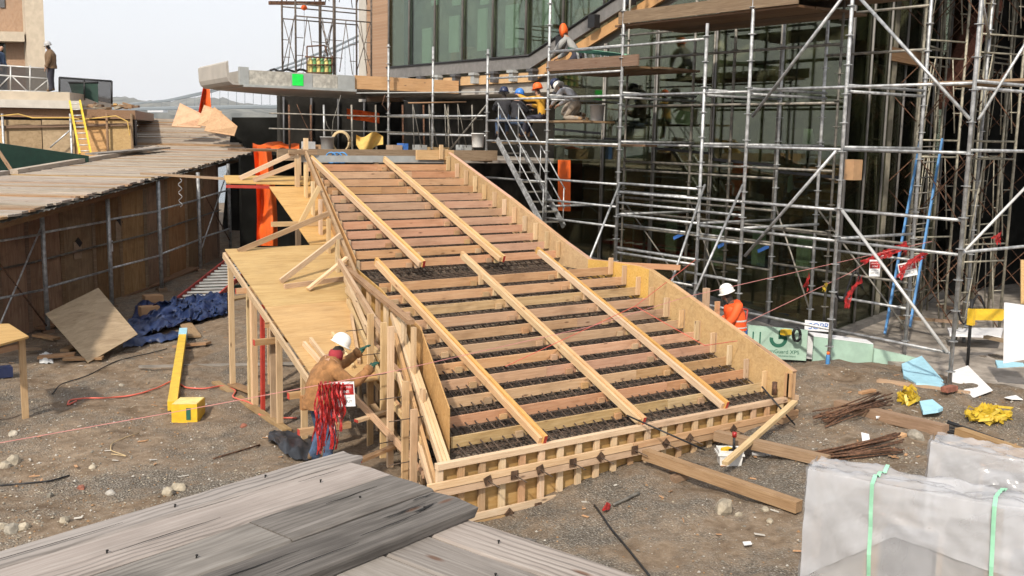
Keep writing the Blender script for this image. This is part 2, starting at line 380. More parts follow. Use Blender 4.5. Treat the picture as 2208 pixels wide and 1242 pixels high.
class MB:
    def __init__(s): s.v=[]; s.f=[]; s.mi=[]
    def add(s, V, Fs, mi=0):
        o=len(s.v); s.v += [Vector(q) for q in V]; s.f += [tuple(i+o for i in f) for f in Fs]; s.mi += [mi]*len(Fs); return s
    def box(s, lo, hi, mi=0):
        lo,hi=Vector(lo),Vector(hi); return s.add(boxv(*(hi-lo), (lo+hi)/2), BOXF, mi)
    def bar(s, p0, p1, w, h, mi=0, up=UP):
        p0,p1=Vector(p0),Vector(p1); x=(p1-p0).normalized(); y=up.cross(x)
        if y.length<1e-4: y=Vector((0,1,0)).cross(x)
        y.normalize(); z=x.cross(y); c=(p0+p1)/2; L=(p1-p0).length
        return s.add([c+x*q[0]+y*q[1]+z*q[2] for q in boxv(L,w,h)], BOXF, mi)
    def tube(s, p0, p1, r, n=7, mi=0, r2=None):
        V,Fs=tubev(p0,p1,r,n,r2); return s.add(V,Fs,mi)
    def path(s, pts, r, n=6, mi=0):
        pts=[Vector(p) for p in pts]; V=[]; ref=None
        for i,p in enumerate(pts):
            d=(pts[min(i+1,len(pts)-1)]-pts[max(i-1,0)]).normalized()
            a = d.orthogonal() if ref is None else ref-d*ref.dot(d)
            a.normalize(); ref=a; b_=d.cross(a)
            for k in range(n): an=2*math.pi*k/n; V.append(p+a*(r*math.cos(an))+b_*(r*math.sin(an)))
        Fs=[]
        for i in range(len(pts)-1):
            for k in range(n): Fs.append((i*n+k, i*n+(k+1)%n, (i+1)*n+(k+1)%n, (i+1)*n+k))
        Fs += [tuple(range(n-1,-1,-1)), tuple(range((len(pts)-1)*n, len(pts)*n))]
        return s.add(V,Fs,mi)
    def lathe(s, prof, c=(0,0,0), n=14, mi=0, axis=None):
        c=Vector(c); V=[]
        for (r_,z_) in prof:
            for k in range(n): an=2*math.pi*k/n; V.append(c+Vector((r_*math.cos(an), r_*math.sin(an), z_)))
        Fs=[]
        for i in range(len(prof)-1):
            for k in range(n): Fs.append((i*n+k, i*n+(k+1)%n, (i+1)*n+(k+1)%n, (i+1)*n+k))
        Fs += [tuple(range(n-1,-1,-1)), tuple(range((len(prof)-1)*n, len(prof)*n))]
        return s.add(V,Fs,mi)
    def prism(s, pts, off, mi=0):
        n=len(pts); off=Vector(off); P=[Vector(p) for p in pts]
        return s.add(P+[p+off for p in P], [tuple(range(n-1,-1,-1)), tuple(range(n,2*n))]+[(i,(i+1)%n,n+(i+1)%n,n+i) for i in range(n)], mi)
    def build(s, name, mat, parent=None, smooth=False, label=None, origin=None):
        og = Vector(origin) if origin is not None else (sum(s.v, Vector())/len(s.v) if s.v else Vector())
        me = mesh([q-og for q in s.v], s.f, smooth)
        bm = bmesh.new(); bm.from_mesh(me); bmesh.ops.recalc_face_normals(bm, faces=bm.faces); bm.to_mesh(me); bm.free()
        for q in (mat if isinstance(mat,(list,tuple)) else [mat]): me.materials.append(MATS[q])
        if isinstance(mat,(list,tuple)): me.polygons.foreach_set('material_index', s.mi)
        if smooth: me.polygons.foreach_set('use_smooth',[True]*len(me.polygons))
        o = link(name, me, None, None, label); o.location = og
        if parent is not None: o.parent = parent; o.matrix_parent_inverse = pinv(parent)
        return o
def tube(name, p0, p1, r, mat, parent=None, n=8, label=None): return MB().tube(p0,p1,r,n).build(name, mat, parent, True, label)
def struct(o): o['kind']='structure'; return o
def copy_tree(root, loc, rotz=0.0, label=None):
    def rec(o, par):
        c = o.copy(); COL.objects.link(c)
        if par is not None: c.parent = par; c.matrix_parent_inverse = o.matrix_parent_inverse.copy()
        for ch in list(o.children): rec(ch, c)
        return c
    kids = list(root.children)
    c = root.copy(); COL.objects.link(c); c.location = loc; c.rotation_euler = (0,0,rotz)
    for k in kids: rec(k, c)
    if label: c['label'] = label
    return c
def cloth(name, corners_fn, nu, nv, mat, parent=None, thick=0.0):
    V=[corners_fn(i/nu, j/nv) for j in range(nv+1) for i in range(nu+1)]
    Fs=[(j*(nu+1)+i, j*(nu+1)+i+1, (j+1)*(nu+1)+i+1, (j+1)*(nu+1)+i) for j in range(nv) for i in range(nu)]
    og=sum(V,Vector())/len(V); me=mesh([q-og for q in V],Fs,True); me.materials.append(MATS[mat])
    o=link(name,me,None); o.location=og
    if thick: md=o.modifiers.new('s','SOLIDIFY'); md.thickness=thick
    if parent is not None: o.parent=parent; o.matrix_parent_inverse=pinv(parent)
    return o
def text(name, body, size, loc, rot, mat, parent=None, extrude=.0):
    cu_ = bpy.data.curves.new('t','FONT'); cu_.body = body; cu_.size = size; cu_.extrude = extrude; cu_.align_x='CENTER'; cu_.align_y='CENTER'
    tmp = bpy.data.objects.new('tmp', cu_); COL.objects.link(tmp)
    dg = bpy.context.evaluated_depsgraph_get(); me = bpy.data.meshes.new_from_object(tmp.evaluated_get(dg))
    bpy.data.objects.remove(tmp); me.materials.clear(); me.materials.append(MATS[mat])
    o = link(name, me, None); Mx = rot.to_4x4(); Mx.translation = Vector(loc); o.matrix_basis = Mx
    if parent is not None: o.parent=parent; o.matrix_parent_inverse=pinv(parent)
    return o
def frame(xv, up=UP):                            # rotation for flat print: x along xv, y up, z out
    x = Vector(xv).normalized(); z = x.cross(up).normalized(); y = z.cross(x); return Matrix((x,y,z)).transposed()

# ================================================================== SETTING
# near ground with relief
def build_ground():
    xs=[]; x=-60.0
    def axis(lo, hi, dlo, dhi, fine):
        q=[lo]; 
        while q[-1] < hi:
            v=q[-1]; q.append(v + (fine if dlo<=v<=dhi else 1.5))
        return q
    X=axis(-62,62,-12,14,.13); Y=axis(-30,48,-9,14,.13)
    V=[]; nx=len(X)
    for y in Y:
        for x in X:
            near = (-12<=x<=14 and -9<=y<=14)
            V.append((x,y,gz(x,y) if near else gbase(x,y)))
    Fs=[(j*nx+i,j*nx+i+1,(j+1)*nx+i+1,(j+1)*nx+i) for j in range(len(Y)-1) for i in range(nx-1)]
    # skirt: bank falling to the water
    o=struct(link('ground', mesh(V,Fs,True),'dirt'))
build_ground()
wv=struct(link('water', mesh([(-9000,-3000,-30),(12000,-3000,-30),(12000,14000,-30),(-9000,14000,-30)],[(0,1,2,3)]),'water'))
bank=MB(); P=[(-62,-30),(62,-30),(62,48),(-62,48)]
for i in range(4):
    a,b_=P[i],P[(i+1)%4]; bank.add([(a[0],a[1],.35),(b_[0],b_[1],.35),(b_[0]*1.6,b_[1]*1.6,-31),(a[0]*1.6,a[1]*1.6,-31)],[(0,1,2,3)])
struct(bank.build('bank','dirt'))
# wooded far shore
def hills(name, d, base, amp, seed, x0, x1, mat):
    V=[]; n=110
    for i in range(n+1):
        px=x0+(x1-x0)*i/n; h=base+amp*(noise.noise((px*.006,seed,0))*1.0+noise.noise((px*.03,seed,3))*.35+noise.noise((px*.11,seed,5))*.22)
        p0=AT(px,300,d); p1=AT(px,300,d+400)
        V += [Vector((p0.x,p0.y,-32)), Vector((p0.x,p0.y,h*.55)), Vector((p1.x,p1.y,h))]
    Fs=[]
    for i in range(n):
        for k in range(2): Fs.append((i*3+k,(i+1)*3+k,(i+1)*3+k+1,i*3+k+1))
    return struct(link(name, mesh(V,Fs,True), mat))
hills('hills', 2300, 66, 34, 2.2, 100, 1100, 'far_wood')
hills('far_hills', 3300, 105, 34, 7.7, 100, 1100, 'far_wood')
# far houses along the shore
houses=thing('shore_warehouse','long pale waterfront building far below the suspension bridge','building',AT(330,250,2200))
for k,(a,b_,t_,bt) in enumerate([(318,352,237,242),(620,700,243,250)]):
    p0=AT(a,bt,2200); p1=AT(b_,bt,2200); q=AT(a,t_,2200)
    MB().prism([p0,p1,Vector((p1.x,p1.y,q.z)),Vector((p0.x,p0.y,q.z))],F0*30).build('wall','far_building',houses)
# suspension bridge: deck, main cables, hangers (its tower stands behind the building)
br=thing('suspension_bridge','distant suspension bridge with sagging main cables over the water','bridge',AT(600,240,1500))
def bpt(px,py): 
    return AT(px,py,1500.0+(px-300)*-.6)
for off in (0,):
    pts=[bpt(x,y) for x,y in ((230,236),(560,230),(810,233))]
    MB().path(pts,2.6,5).build('deck','bridge_paint',br)
for dy in (0,13):
    pts=[bpt(x,y+dy*max(0,(x-300)/500)) for x,y in ((260,226),(360,216),(450,196),(560,160),(640,133),(720,102),(800,64),(845,40))]
    MB().path(pts,1.35,5).build('main_cable','bridge_paint',br)
for i in range(26):
    px=330+i*18
    if px<300: continue
    f=[(260,226),(360,216),(450,196),(560,160),(640,133),(720,102),(800,64),(845,40)]
    for (x0,y0),(x1,y1) in zip(f,f[1:]):
        if x0<=px<=x1: y=y0+(y1-y0)*(px-x0)/(x1-x0)
    tube('hanger', bpt(px,y), bpt(px,231), .32, 'bridge_paint', br, 4)

# ================================================================== STAIR FORMWORK
RUN, RISE = .376, .14
K = .262
fwk = thing('stair_formwork','large timber stair formwork with riser boards over a rebar mat, waiting for concrete','formwork',S(3,3,-.9))
def xl(y): return K*y
fir=['lumber_fir','lumber','lumber_fir']
low=['lumber_stained','lumber_fir','lumber','lumber','lumber_fir','lumber','lumber','lumber_fir','lumber_stained','lumber_fir','lumber']
XW=5.80
risers=[]
for k in range(11): risers.append((RUN*k, RISE*k, low[k], 0))
for k in range(12): risers.append((5.36+RUN*k, 1.54+RISE*k, 'lumber_fir' if random.random()<.72 else 'lumber', 1))
B_LOW=[1.10,2.80,4.43]; B_UP=[2.46,4.17]
for (y,z,m_,up_) in risers:
    x0=xl(y)+.01; x1=XW
    # two lengths butted together
    if random.random()<.5:
        xm=x0+(x1-x0)*random.uniform(.35,.7)
        beam('riser_board',S(x0,y,z-.07),S(xm-.002,y,z-.07),.038,.14,m_,fwk); beam('riser_board',S(xm+.002,y,z-.07+random.uniform(-.004,.004)),S(x1,y,z-.07),.038,.14,m_ if random.random()<.6 else 'lumber_fir',fwk)
    else: beam('riser_board',S(x0,y,z-.07+random.uniform(-.004,.004)),S(x1,y,z-.07),.038,.14,m_,fwk)
    h0,h1=(-.135,.19)
    x=XW-.055+random.uniform(-.01,.01)
    beam('cleat',S(x,y-.04,z+h0),S(x+random.uniform(-.006,.006),y-.04,z+h1+random.uniform(-.02,.02)),.088,.036,'lumber_pale',fwk,up=Vector((0,1,0)))
    if not up_ and 2<=int(y/RUN)<=6:
        beam('cleat',S(x+.075,y-.04,z+h0),S(x+.075,y-.04,z+h1),.036,.07,'lumber',fwk,up=Vector((0,1,0)))
    if up_: beam('end_cleat',S(x0-.02,y-.03,z-.15),S(x0-.02,y-.03,z+.03),.075,.036,'lumber_pale',fwk,up=Vector((0,1,0)))
    for bx in (B_UP if up_ else B_LOW):
        beam('block',S(bx+.115,y-.04,z-.13),S(bx+.115,y-.04,z+.045),.06,.036,'lumber_pale',fwk,up=Vector((0,1,0)))
        beam('block',S(bx-.12,y-.045,z-.10),S(bx-.005,y-.045,z-.10),.036,.085,'lumber',fwk)
# strongbacks over the risers: a 2x4 beside a taller red-ended 2x6
SL=Vector((0,1,RISE/RUN)).normalized()
def strong(bx,ya,za,yb,twist=.0):
    kz=RISE/RUN
    zb=za+(yb-ya)*kz
    beam('strongback',S(bx,ya,za+.05),S(bx+twist,yb,zb+.05),.05,.09,'lumber_pale',fwk)
    beam('strongback',S(bx+.054,ya-.04,za+.06),S(bx+.054+twist,yb+.12,zb+.075),.05,.125,'lumber_orange',fwk,endmat='red_paint')
for bx,yb in zip(B_LOW,(4.30,4.35,4.35)): strong(bx,-.42,-.155,yb,.12)
for bx,yb in zip(B_UP,(9.60,9.55)): strong(bx,5.02,1.43,yb)
# landing edge blocks and a loose kicker
beam('block',S(2.86,3.68,1.27),S(2.86,3.68,1.45),.09,.036,'lumber_pale',fwk,up=Vector((0,1,0)))
for bx in (B_UP): beam('block',S(bx+.10,5.30,1.38),S(bx+.10,5.30,1.66),.09,.036,'lumber_pale',fwk,up=Vector((0,1,0)))
# earth fill below the rebar
def fz(y):
    if y<3.9: return .372*(y+.376)-.14-.30
    if y<5.2: return 1.40-.14-.22
    return 1.40-.36+.372*(y-5.2)
V=[];ny=60;nx=26
for j in range(ny+1):
    y=-.40+(9.9+.40)*j/ny
    for i in range(nx+1):
        x=xl(y)+(XW-xl(y))*i/nx
        V.append(S(x,y,fz(y)+noise.noise((x*2,y*2,0))*.05))
struct(link('earth_fill',mesh(V,[(j*(nx+1)+i,j*(nx+1)+i+1,(j+1)*(nx+1)+i+1,(j+1)*(nx+1)+i) for j in range(ny) for i in range(nx)],True),'soil_fill'))
rb=MB()
for lay in (0,1):
    y=-.30
    while y<9.7:
        z=fz(y)+.09+.10*lay; rb.tube(S(xl(y)+.05,y,z+random.uniform(-.01,.01)),S(XW-.05,y,z+random.uniform(-.01,.01)),.0105,4); y+=.15
    x=.1
    while x<XW-.05:
        y0=max(-.33,(0 if x<.1 else -.33)); ys=[max(-.33,y0)]
        lo=-.33; hi=min(9.7,x/K-.1)
        if hi>lo+.3:
            pts=[S(x+random.uniform(-.02,.02),yy,fz(yy)+.11+.10*lay) for yy in (lo,3.9,5.2,hi) if lo<=yy<=hi]
            if len(pts)<2: pts=[S(x,lo,fz(lo)+.1),S(x,hi,fz(hi)+.1)]
            rb.path(pts,.0105,4)
        x+=.17
# nosing bars: zigzag stirrups under each tread
for (y,z,m_,up_) in risers:
    yy=y+.10; x=xl(y)+.1
    while x<XW-.2:
        rb.path([S(x,yy,z-.16),S(x+.05,yy+.05,z-.05),S(x+.11,yy+.09,z-.05),S(x+.16,yy+.16,z-.18)],.008,4); x+=random.uniform(.17,.3)
    rb.tube(S(xl(y)+.08,yy+.06,z-.055),S(XW-.06,yy+.06,z-.055),.0095,4); rb.tube(S(xl(y)+.08,yy+.16,z-.075),S(XW-.06,yy+.16,z-.075),.0095,4)
ro=rb.build('rebar_mat','rebar',fwk); ro['kind']='stuff'
# right side wall of plywood with a sloping cap
top=[(-.53,.28),(.5,.66),(2.18,1.27),(2.75,1.46),(3.05,1.49),(3.75,1.49),(4.45,1.46),(5.2,1.72),(7.1,2.46),(9.75,3.40)]
for a,b_ in ((0,3),(3,6),(6,8),(8,9)):
    seg=top[a:b_+1]
    pts=[S(XW+.002,y,z) for y,z in seg]+[S(XW+.002,seg[-1][0],max(-.25,seg[-1][1]-1.3)),S(XW+.002,seg[0][0],max(-.25,seg[0][1]-1.3))]
    MB().prism(pts,(.018,0,0)).build('side_panel','plywood' if a!=3 else 'lumber_orange',fwk)
for (a,b_) in zip(top,top[1:]):
    beam('cap_board',S(XW+.065,a[0],a[1]-.016),S(XW+.065,b_[0],b_[1]-.016),.088,.036,'lumber' if a[0]<3 else 'lumber_fir',fwk)
for y in [-.5,.1,.7,1.3,1.9,2.5,3.2,3.9,4.6,5.3,6,6.7,7.4,8.1,8.8,9.5]:
    zt=[a[1]+(b_[1]-a[1])*(y-a[0])/(b_[0]-a[0]) for a,b_ in zip(top,top[1:]) if a[0]<=y<=b_[0]][0]
    beam('stud',S(XW+.065,y,-.35),S(XW+.065,y,zt-.036),.088,.038,'lumber',fwk,up=Vector((0,1,0)),endmat='red_paint' if y<-.4 else None)
for k_ in range(2): beam('end_post',S(XW-.02+.0*k_,-.50+.05*k_-.02,-.12),S(XW-.02,-.50+.05*k_-.02,.24 if k_ else .25),.04,.085,'lumber',fwk,up=Vector((0,1,0)))
beam('stake',S(6.4,1.9,-.3),S(6.4,1.92,1.2),.09,.09,'lumber',fwk,up=Vector((0,1,0)))
beam('stake',S(6.52,1.75,-.3),S(6.52,1.76,.98),.09,.045,'lumber_fir',fwk,up=Vector((0,1,0)))
beam('outrigger',S(5.9,4.15,1.40),S(7.1,3.3,1.36),.05,.10,'lumber_fir',fwk)
# top of the flight: header boards
box('header_board',S(2.3,9.72,3.12),S(5.95,9.76,3.26),'slab_gray',fwk)
box('header_board',S(5.0,9.60,3.18),S(5.98,9.64,3.40),'lumber_orange',fwk)
beam('cleat',S(5.62,9.57,3.2),S(5.62,9.57,3.52),.09,.036,'lumber_pale',fwk,up=Vector((0,1,0)))
beam('cleat',S(5.80,9.66,3.1),S(5.80,9.66,3.42),.09,.036,'lumber_pale',fwk,up=Vector((0,1,0)))
# front form: plate, studs, plywood, walers, clamp plates
yF=-.40
MB().prism([S(-.42,yF,-.16),S(5.95,yF,-.16),S(5.95,yF,-.75),S(3,yF,-1.05),S(-.42,yF,-1.25)],(0,.018,0)).build('front_panel','plywood',fwk)
beam('top_plate',S(-.46,yF-.045,-.178),S(2.9,yF-.045,-.178),.088,.072,'lumber_pale',fwk); beam('top_plate',S(2.905,yF-.043,-.176),S(6.05,yF-.043,-.176),.088,.072,'lumber',fwk)
x=-.42
while x<5.95:
    beam('stud',S(x,yF-.047,-.217),S(x,yF-.047,-1.2+.1*x),.088,.04,'lumber_pale' if random.random()<.6 else 'lumber',fwk,up=Vector((0,1,0))); x+=.305
for zc,x0,x1 in ((-.44,-.62,6.0),(-.93,-.3,2.9)):
    for dz,xm in ((.048,2.6),(-.048,3.3)):
        zz_=zc+dz
        beam('waler',S(x0,yF-.115,zz_),S(xm,yF-.115,zz_),.04,.084,'lumber_pale' if dz>0 else 'lumber',fwk) if xm<x1 else beam('waler',S(x0,yF-.115,zz_),S(x1,yF-.115,zz_),.04,.084,'lumber',fwk)
        if xm<x1: beam('waler',S(xm+.01,yF-.117,zz_),S(x1,yF-.117,zz_),.04,.084,'lumber',fwk)
for zc,xs in ((-.44,(.22,.62,1.02,1.55,2.02,2.62,3.2,3.66,4.55,5.4)),(-.93,(.55,1.0,1.38,1.78,2.25,2.7))):
    for x in xs:
        c=S(x,yF-.142,zc); an=random.choice((0,0,.3,.75))
        ux=Vector((math.cos(an),0,math.sin(an)))*.055; uz=Vector((-math.sin(an),0,math.cos(an)))*.055
        pl=MB().prism([c-ux-uz,c+ux-uz,c+ux+uz,c-ux+uz],(0,-.008,0)).build('clamp_plate','bronze_plate',fwk)
        tube('tie_rod',c+Vector((0,.05,0)),c+Vector((.02,-.24,-.03)),.008,'rebar',pl,5)
# steel bars leaning on the plate
tube('steel_bar',S(2.62,-.36,.0),S(3.25,-1.25,-.36),.013,'black_metal',fwk,6)
tube('steel_bar',S(5.35,-.34,.06),S(5.55,-.85,-.45),.013,'black_metal',fwk,6)
tube('pipe_sleeve',S(5.62,-.36,-.10),S(5.62,-.36,.10),.04,'rust_steel',fwk,10)
# ---- left side: slanted side wall, raking braces, sloping plywood deck
def LW(y,z,off=0.0): return S(xl(y)-off, y, z)
MB().prism([LW(-.08,-.22,.03),LW(-.08,.40,.03),LW(1.25,1.18,.03),LW(1.7,1.2,.03),LW(1.7,-.3,.03)],(-.018,0,0)).build('side_panel','plywood',fwk)
MB().prism([LW(1.72,-.2,.03),LW(1.72,1.1,.03),LW(3.4,1.35,.03),LW(5.3,1.45,.03),LW(5.3,.4,.03)],(-.018,0,0)).build('side_panel','plywood',fwk)
MB().prism([LW(5.3,.7,.03),LW(5.3,1.6,.03),LW(9.7,3.24,.03),LW(9.7,2.1,.03)],(-.018,0,0)).build('side_panel','plywood',fwk)
for k_,o_ in enumerate((.10,.145,.19)):
    beam('raker',LW(-.38+.02*k_,-.19-.01*k_,o_+.05),LW(2.1,1.23,o_+.05),.042,.088,'lumber_pale',fwk)
beam('raker',LW(-.42,-.42,.34),LW(1.7,1.0,.30),.042,.088,'lumber',fwk,endmat=None)
beam('raker',LW(-.46,-.60,.36),LW(1.3,.55,.36),.042,.088,'lumber_pale',fwk)
# cap along the lower left wall, ending on a post
beam('cap_board',LW(1.0,1.31,.26),LW(5.5,1.50,.26),.10,.06,'board_timber',fwk)
beam('cap_board',LW(1.9,.98,.42),LW(5.0,1.62,.42),.05,.1,'lumber',fwk)
ys=[.55,1.0,1.5,2.0,2.5,3.0,3.6,4.3,5.0]
for i,y in enumerate(ys):
    zt=1.24 if y<1.2 else 1.30+.02*y
    if y<.8: zt=.52
    beam('stud',LW(y,-.95,.22),LW(y,zt,.22),.04,.088,'lumber' if i%2 else 'lumber_pale',fwk,up=Vector((0,1,0)))
for z_,a,b_ in ((-.55,.3,3.4),(-.08,.2,3.6),(.45,.9,4.2),(.92,1.6,4.8)):
    for o_ in (.29,.34):
        beam('waler',LW(a,z_+random.uniform(-.03,.03),o_),LW(b_,z_+.25,o_),.04,.088,'lumber' if o_<.3 else 'lumber_pale',fwk)
for (y,zt,o_) in ((.25,.35,.45),(.62,.62,.46),(1.25,1.22,.5),(1.75,1.18,.47),(2.35,1.2,.52)):
    beam('stake',LW(y,-1.0,o_),LW(y+.03,zt,o_-.02),.088,.04,'lumber' if o_<.47 else 'lumber_pale',fwk,up=Vector((0,1,0)))
for y in (.4,.95,1.6,2.2,3.0): tube('tie_rod',LW(y,.1+.25*y,.0),LW(y,.1+.25*y,.75),.007,'rebar',fwk,5)
for y,z in ((.5,-.4),(1.1,-.3),(1.7,-.6)): tube('tie_rod',LW(y,z,.0),LW(y,z,.72),.007,'rebar',fwk,5)
# upper left: long edge board with end posts
beam('edge_board',LW(4.45,1.35,.20),LW(9.9,3.40,.16),.05,.10,'board_timber',fwk)
for y in (5.7,6.5,7.3,8.1,8.9,9.7):
    z=1.66+.372*(y-5.36)
    beam('stake',LW(y,z-.75,.30),LW(y,z+.12,.30),.05,.088,'lumber_pale',fwk,up=Vector((0,1,0)))
beam('stake',LW(9.75,2.5,.14),LW(9.75,3.62,.14),.088,.06,'lumber_pale',fwk,up=Vector((0,1,0)))
beam('stake',LW(9.4,2.5,.40),LW(9.4,3.2,.40),.088,.06,'lumber_pale',fwk,up=Vector((0,1,0)))
beam('edge_board',LW(9.6,3.33,.55),LW(9.7,3.33,-.1),.04,.09,'board_timber',fwk)
# sloping plywood deck in three sheets
def T1(x,y): return S(x,y,1.70+.30*(y-6.87))
def sheet(pts,name='deck_sheet',mat='plywood'): 
    return MB().prism(pts,(0,0,-.02)).build(name,mat,fwk)
sheet([T1(-.39,6.87),T1(1.72,6.87),T1(1.05,4.62),T1(-.56,4.62)])
sheet([T1(-.565,4.615),T1(1.04,4.615),T1(.34,2.15),T1(-.77,2.15)])
def T2(x,y): return S(x,y,1.70+.372*(y-6.9))
sheet([T2(1.23,6.93),T2(1.80,6.93),T2(2.4,9.4),T2(1.46,9.42)])
sheet([T2(.62,9.55)+Vector((0,0,.03)),T2(2.35,9.42)+Vector((0,0,.03)),T2(2.6,9.9),T2(.72,9.98)],mat='plywood')
beam('deck_edge',T2(.60,9.52)-Vector((0,0,.03)),T2(1.5,9.45)-Vector((0,0,.03)),.04,.06,'red_paint',fwk)
beam('joist',T1(-.42,6.80)-Vector((0,0,.07)),T1(1.6,6.80)-Vector((0,0,.07)),.04,.09,'lumber',fwk)
beam('joist',T1(-.42,6.80)-Vector((.02,0,.075)),T1(-.80,2.15)-Vector((.02,0,.075)),.04,.10,'lumber',fwk)
for y in (3.0,4.2,5.4): beam('joist',T1(-.75,y)-Vector((0,0,.08)),T1(xl(y),y)-Vector((0,0,.08)),.04,.09,'lumber',fwk,endmat='red_paint')
for (x,y) in ((-.36,6.70),(-.45,5.6),(-.50,5.3),(-.56,4.35),(-.60,4.0),(-.68,2.9),(-.1,5.4),(.3,6.6)):
    g=gz(x,y); p=T1(x,y)-Vector((0,0,.11)); beam('leg',Vector((x,y,g-.15)),p,.092,.092 if random.random()<.5 else .045,'lumber' if random.random()<.6 else 'lumber_pale',fwk,up=Vector((0,1,0)))
beam('leg',Vector((-.52,4.9,.2)),T1(-.5,4.9)-Vector((0,0,.1)),.06,.06,'red_paint',fwk,up=Vector((0,1,0)))
beam('sill_board',Vector((-.5,7.2,gz(-.5,7.2)+.03)),Vector((-.65,3.6,gz(-.65,3.6)+.03)),.14,.04,'board_timber',fwk)
for (y,z,l) in ((4.25,.55,.35),(2.95,.0,.45),(2.6,-.45,.5)):
    beam('ledger_stub',S(-.9,y,z),S(-.9+l+.3,y,z),.09,.09,'lumber',fwk,endmat='red_paint')
# braces from the deck up to the edge board
def brace(p0,p1,mat='lumber_pale',w=.042,h=.09): return beam('brace',p0,p1,w,h,mat,fwk)
brace(T1(.02,5.4)+Vector((0,0,.03)),LW(5.75,1.98,.22)); brace(T1(.35,5.05)+Vector((0,0,.03)),LW(5.15,1.66,.24),w=.09,h=.042)
brace(T1(-.0,5.2)+Vector((0,0,.025)),T1(1.2,5.35)+Vector((0,0,.025)),'lumber')
brace(T1(-.2,6.75)+Vector((0,0,.0)),LW(6.75,2.28,.25),'board_timber')
brace(T2(1.35,7.65)+Vector((0,0,.03)),LW(7.65,2.72,.25)); brace(T2(.8,7.7)+Vector((0,0,.03)),T2(1.9,7.62)+Vector((0,0,.05)),'lumber')
brace(T2(.95,9.7)+Vector((0,0,.05)),LW(9.65,3.32,.4)); brace(T2(1.2,9.6)+Vector((0,0,.05)),LW(9.45,3.1,.4),'lumber')
# loose battens lying on the deck
brace(T1(.80,4.5)+Vector((0,0,.05)),T1(.12,2.05)+Vector((0,0,.06))); brace(T1(.62,4.0)+Vector((0,0,.03)),T1(.05,2.6)+Vector((0,0,.03)),'lumber')
brace(T1(.95,4.9)+Vector((0,0,.25)),LW(2.6,.92,.5),'lumber_pale',.05,.1)
brace(T1(-.5,3.3)+Vector((0,0,.03)),T1(-.5,2.1)+Vector((0,0,.03))); brace(T1(-.35,3.4)+Vector((0,0,.03)),T1(-.42,2.3)+Vector((0,0,.03)))
brace(T1(.05,3.5)+Vector((0,0,.03)),T1(-.1,2.5)+Vector((0,0,.03)))
brace(S(-.35,2.0,.15),S(-.15,.9,-.38),'lumber'); brace(S(-.1,1.9,.0),S(.0,.95,-.55),'board_timber',.1,.04)
for (a,b_) in (((-.75,1.0,-.45),(.2,1.3,-.38)),((-.6,.55,-.7),(.1,.8,-.62)),((-.5,1.6,-.1),(.3,1.75,-.05)),((-.65,.3,-.72),(-.02,.5,-.9))):
    beam('ledger_stub',S(*a),S(*b_),.09,.04,'lumber' if random.random()<.5 else 'board_timber',fwk,endmat='red_paint')

# ================================================================== LEFT: COVERED WALKWAY
def dz(Y): return 3.06+.049*(Y-19) if Y<38 else 3.99+(Y-38)*.135
def dxr(Y): return -9.45 if Y<37.5 else -9.45-(Y-37.5)*.45
def dxl(Y): return (-13.3 if Y<36 else -13.3-(Y-36)*.33) - (.25 if Y<27 else 0)
wk=thing('covered_walkway','plank-topped covered walkway with plywood wall and steel posts beside the gravel','walkway',CW(-10,24,.2))
Y=17.0
while Y<47:
    w_=random.uniform(.24,.31); o1=random.uniform(-.05,.07); z=dz(Y)+random.uniform(-.008,.012)
    sk=random.uniform(-.06,.06)
    beam('plank',CW(dxl(Y)+random.uniform(-.1,.1),Y+sk,z),CW(dxr(Y)+o1,Y-sk,z+random.uniform(-.01,.01)),w_-.012,.045,'deck_plank' if random.random()<.8 else 'board_timber',wk); Y+=w_+.008
# two cross strips and edge timbers on the deck
beam('edge_timber',CW(-13.2,27.4,dz(27)+.1),CW(-12.9,37.5,dz(37.5)+.1),.22,.12,'deck_plank',wk)
beam('edge_timber',CW(-13.7,20,dz(20)+.08),CW(-13.3,27.2,dz(27)+.09),.2,.1,'deck_plank',wk)
beam('cover_strip',CW(-13.4,33.0,dz(33)+.17),CW(-12.3,36.6,dz(36.6)+.17),.5,.05,'board_gray',wk)
# corrugated sheet and bearers under the plank ends
V=[];n=260
for i in range(n+1):
    Y=17+20.5*i/n; 
    for xo in (-.9,.08): V.append(CW(dxr(Y)+xo-.05,Y,dz(Y)-.075+.018*math.sin(i*2.1)+random.uniform(-.004,.004)))
link('corrugated_sheet',mesh(V,[(2*i,2*i+1,2*i+3,2*i+2) for i in range(n)]),'galv_old',wk)
beam('bearer',CW(-9.85,17,dz(17)-.2),CW(-9.85,37.5,dz(37.5)-.2),.1,.2,'board_brown',wk)
beam('bearer',CW(-13,17,dz(17)-.2),CW(-13,37.5,dz(37.5)-.2),.1,.2,'board_brown',wk)
posts=[(-20,790,460,21.6),(104,725,472,23.5),(242,665,432,25.6),(349,624,400,27.6),(433,582,383,30.3),(497,545,360,33.6)]
WP=[]
for (px,yb,yt,Yd) in posts:
    b_=AT(px,yb,Yd); t_=AT(px-8,yt,Yd); g=gz(b_.x,b_.y); b_.z=g-.05; t_=Vector((b_.x-.02,b_.y,dz(Yd)-.1)); WP.append((b_,t_,Yd))
    tube('post',b_,t_,.055,'galv',wk,10)
    MB().box(b_+Vector((-.12,-.12,.02)),b_+Vector((.12,.12,.10))).build('sole_plate','board_brown',wk)
back=R0*-.42+F0*.05
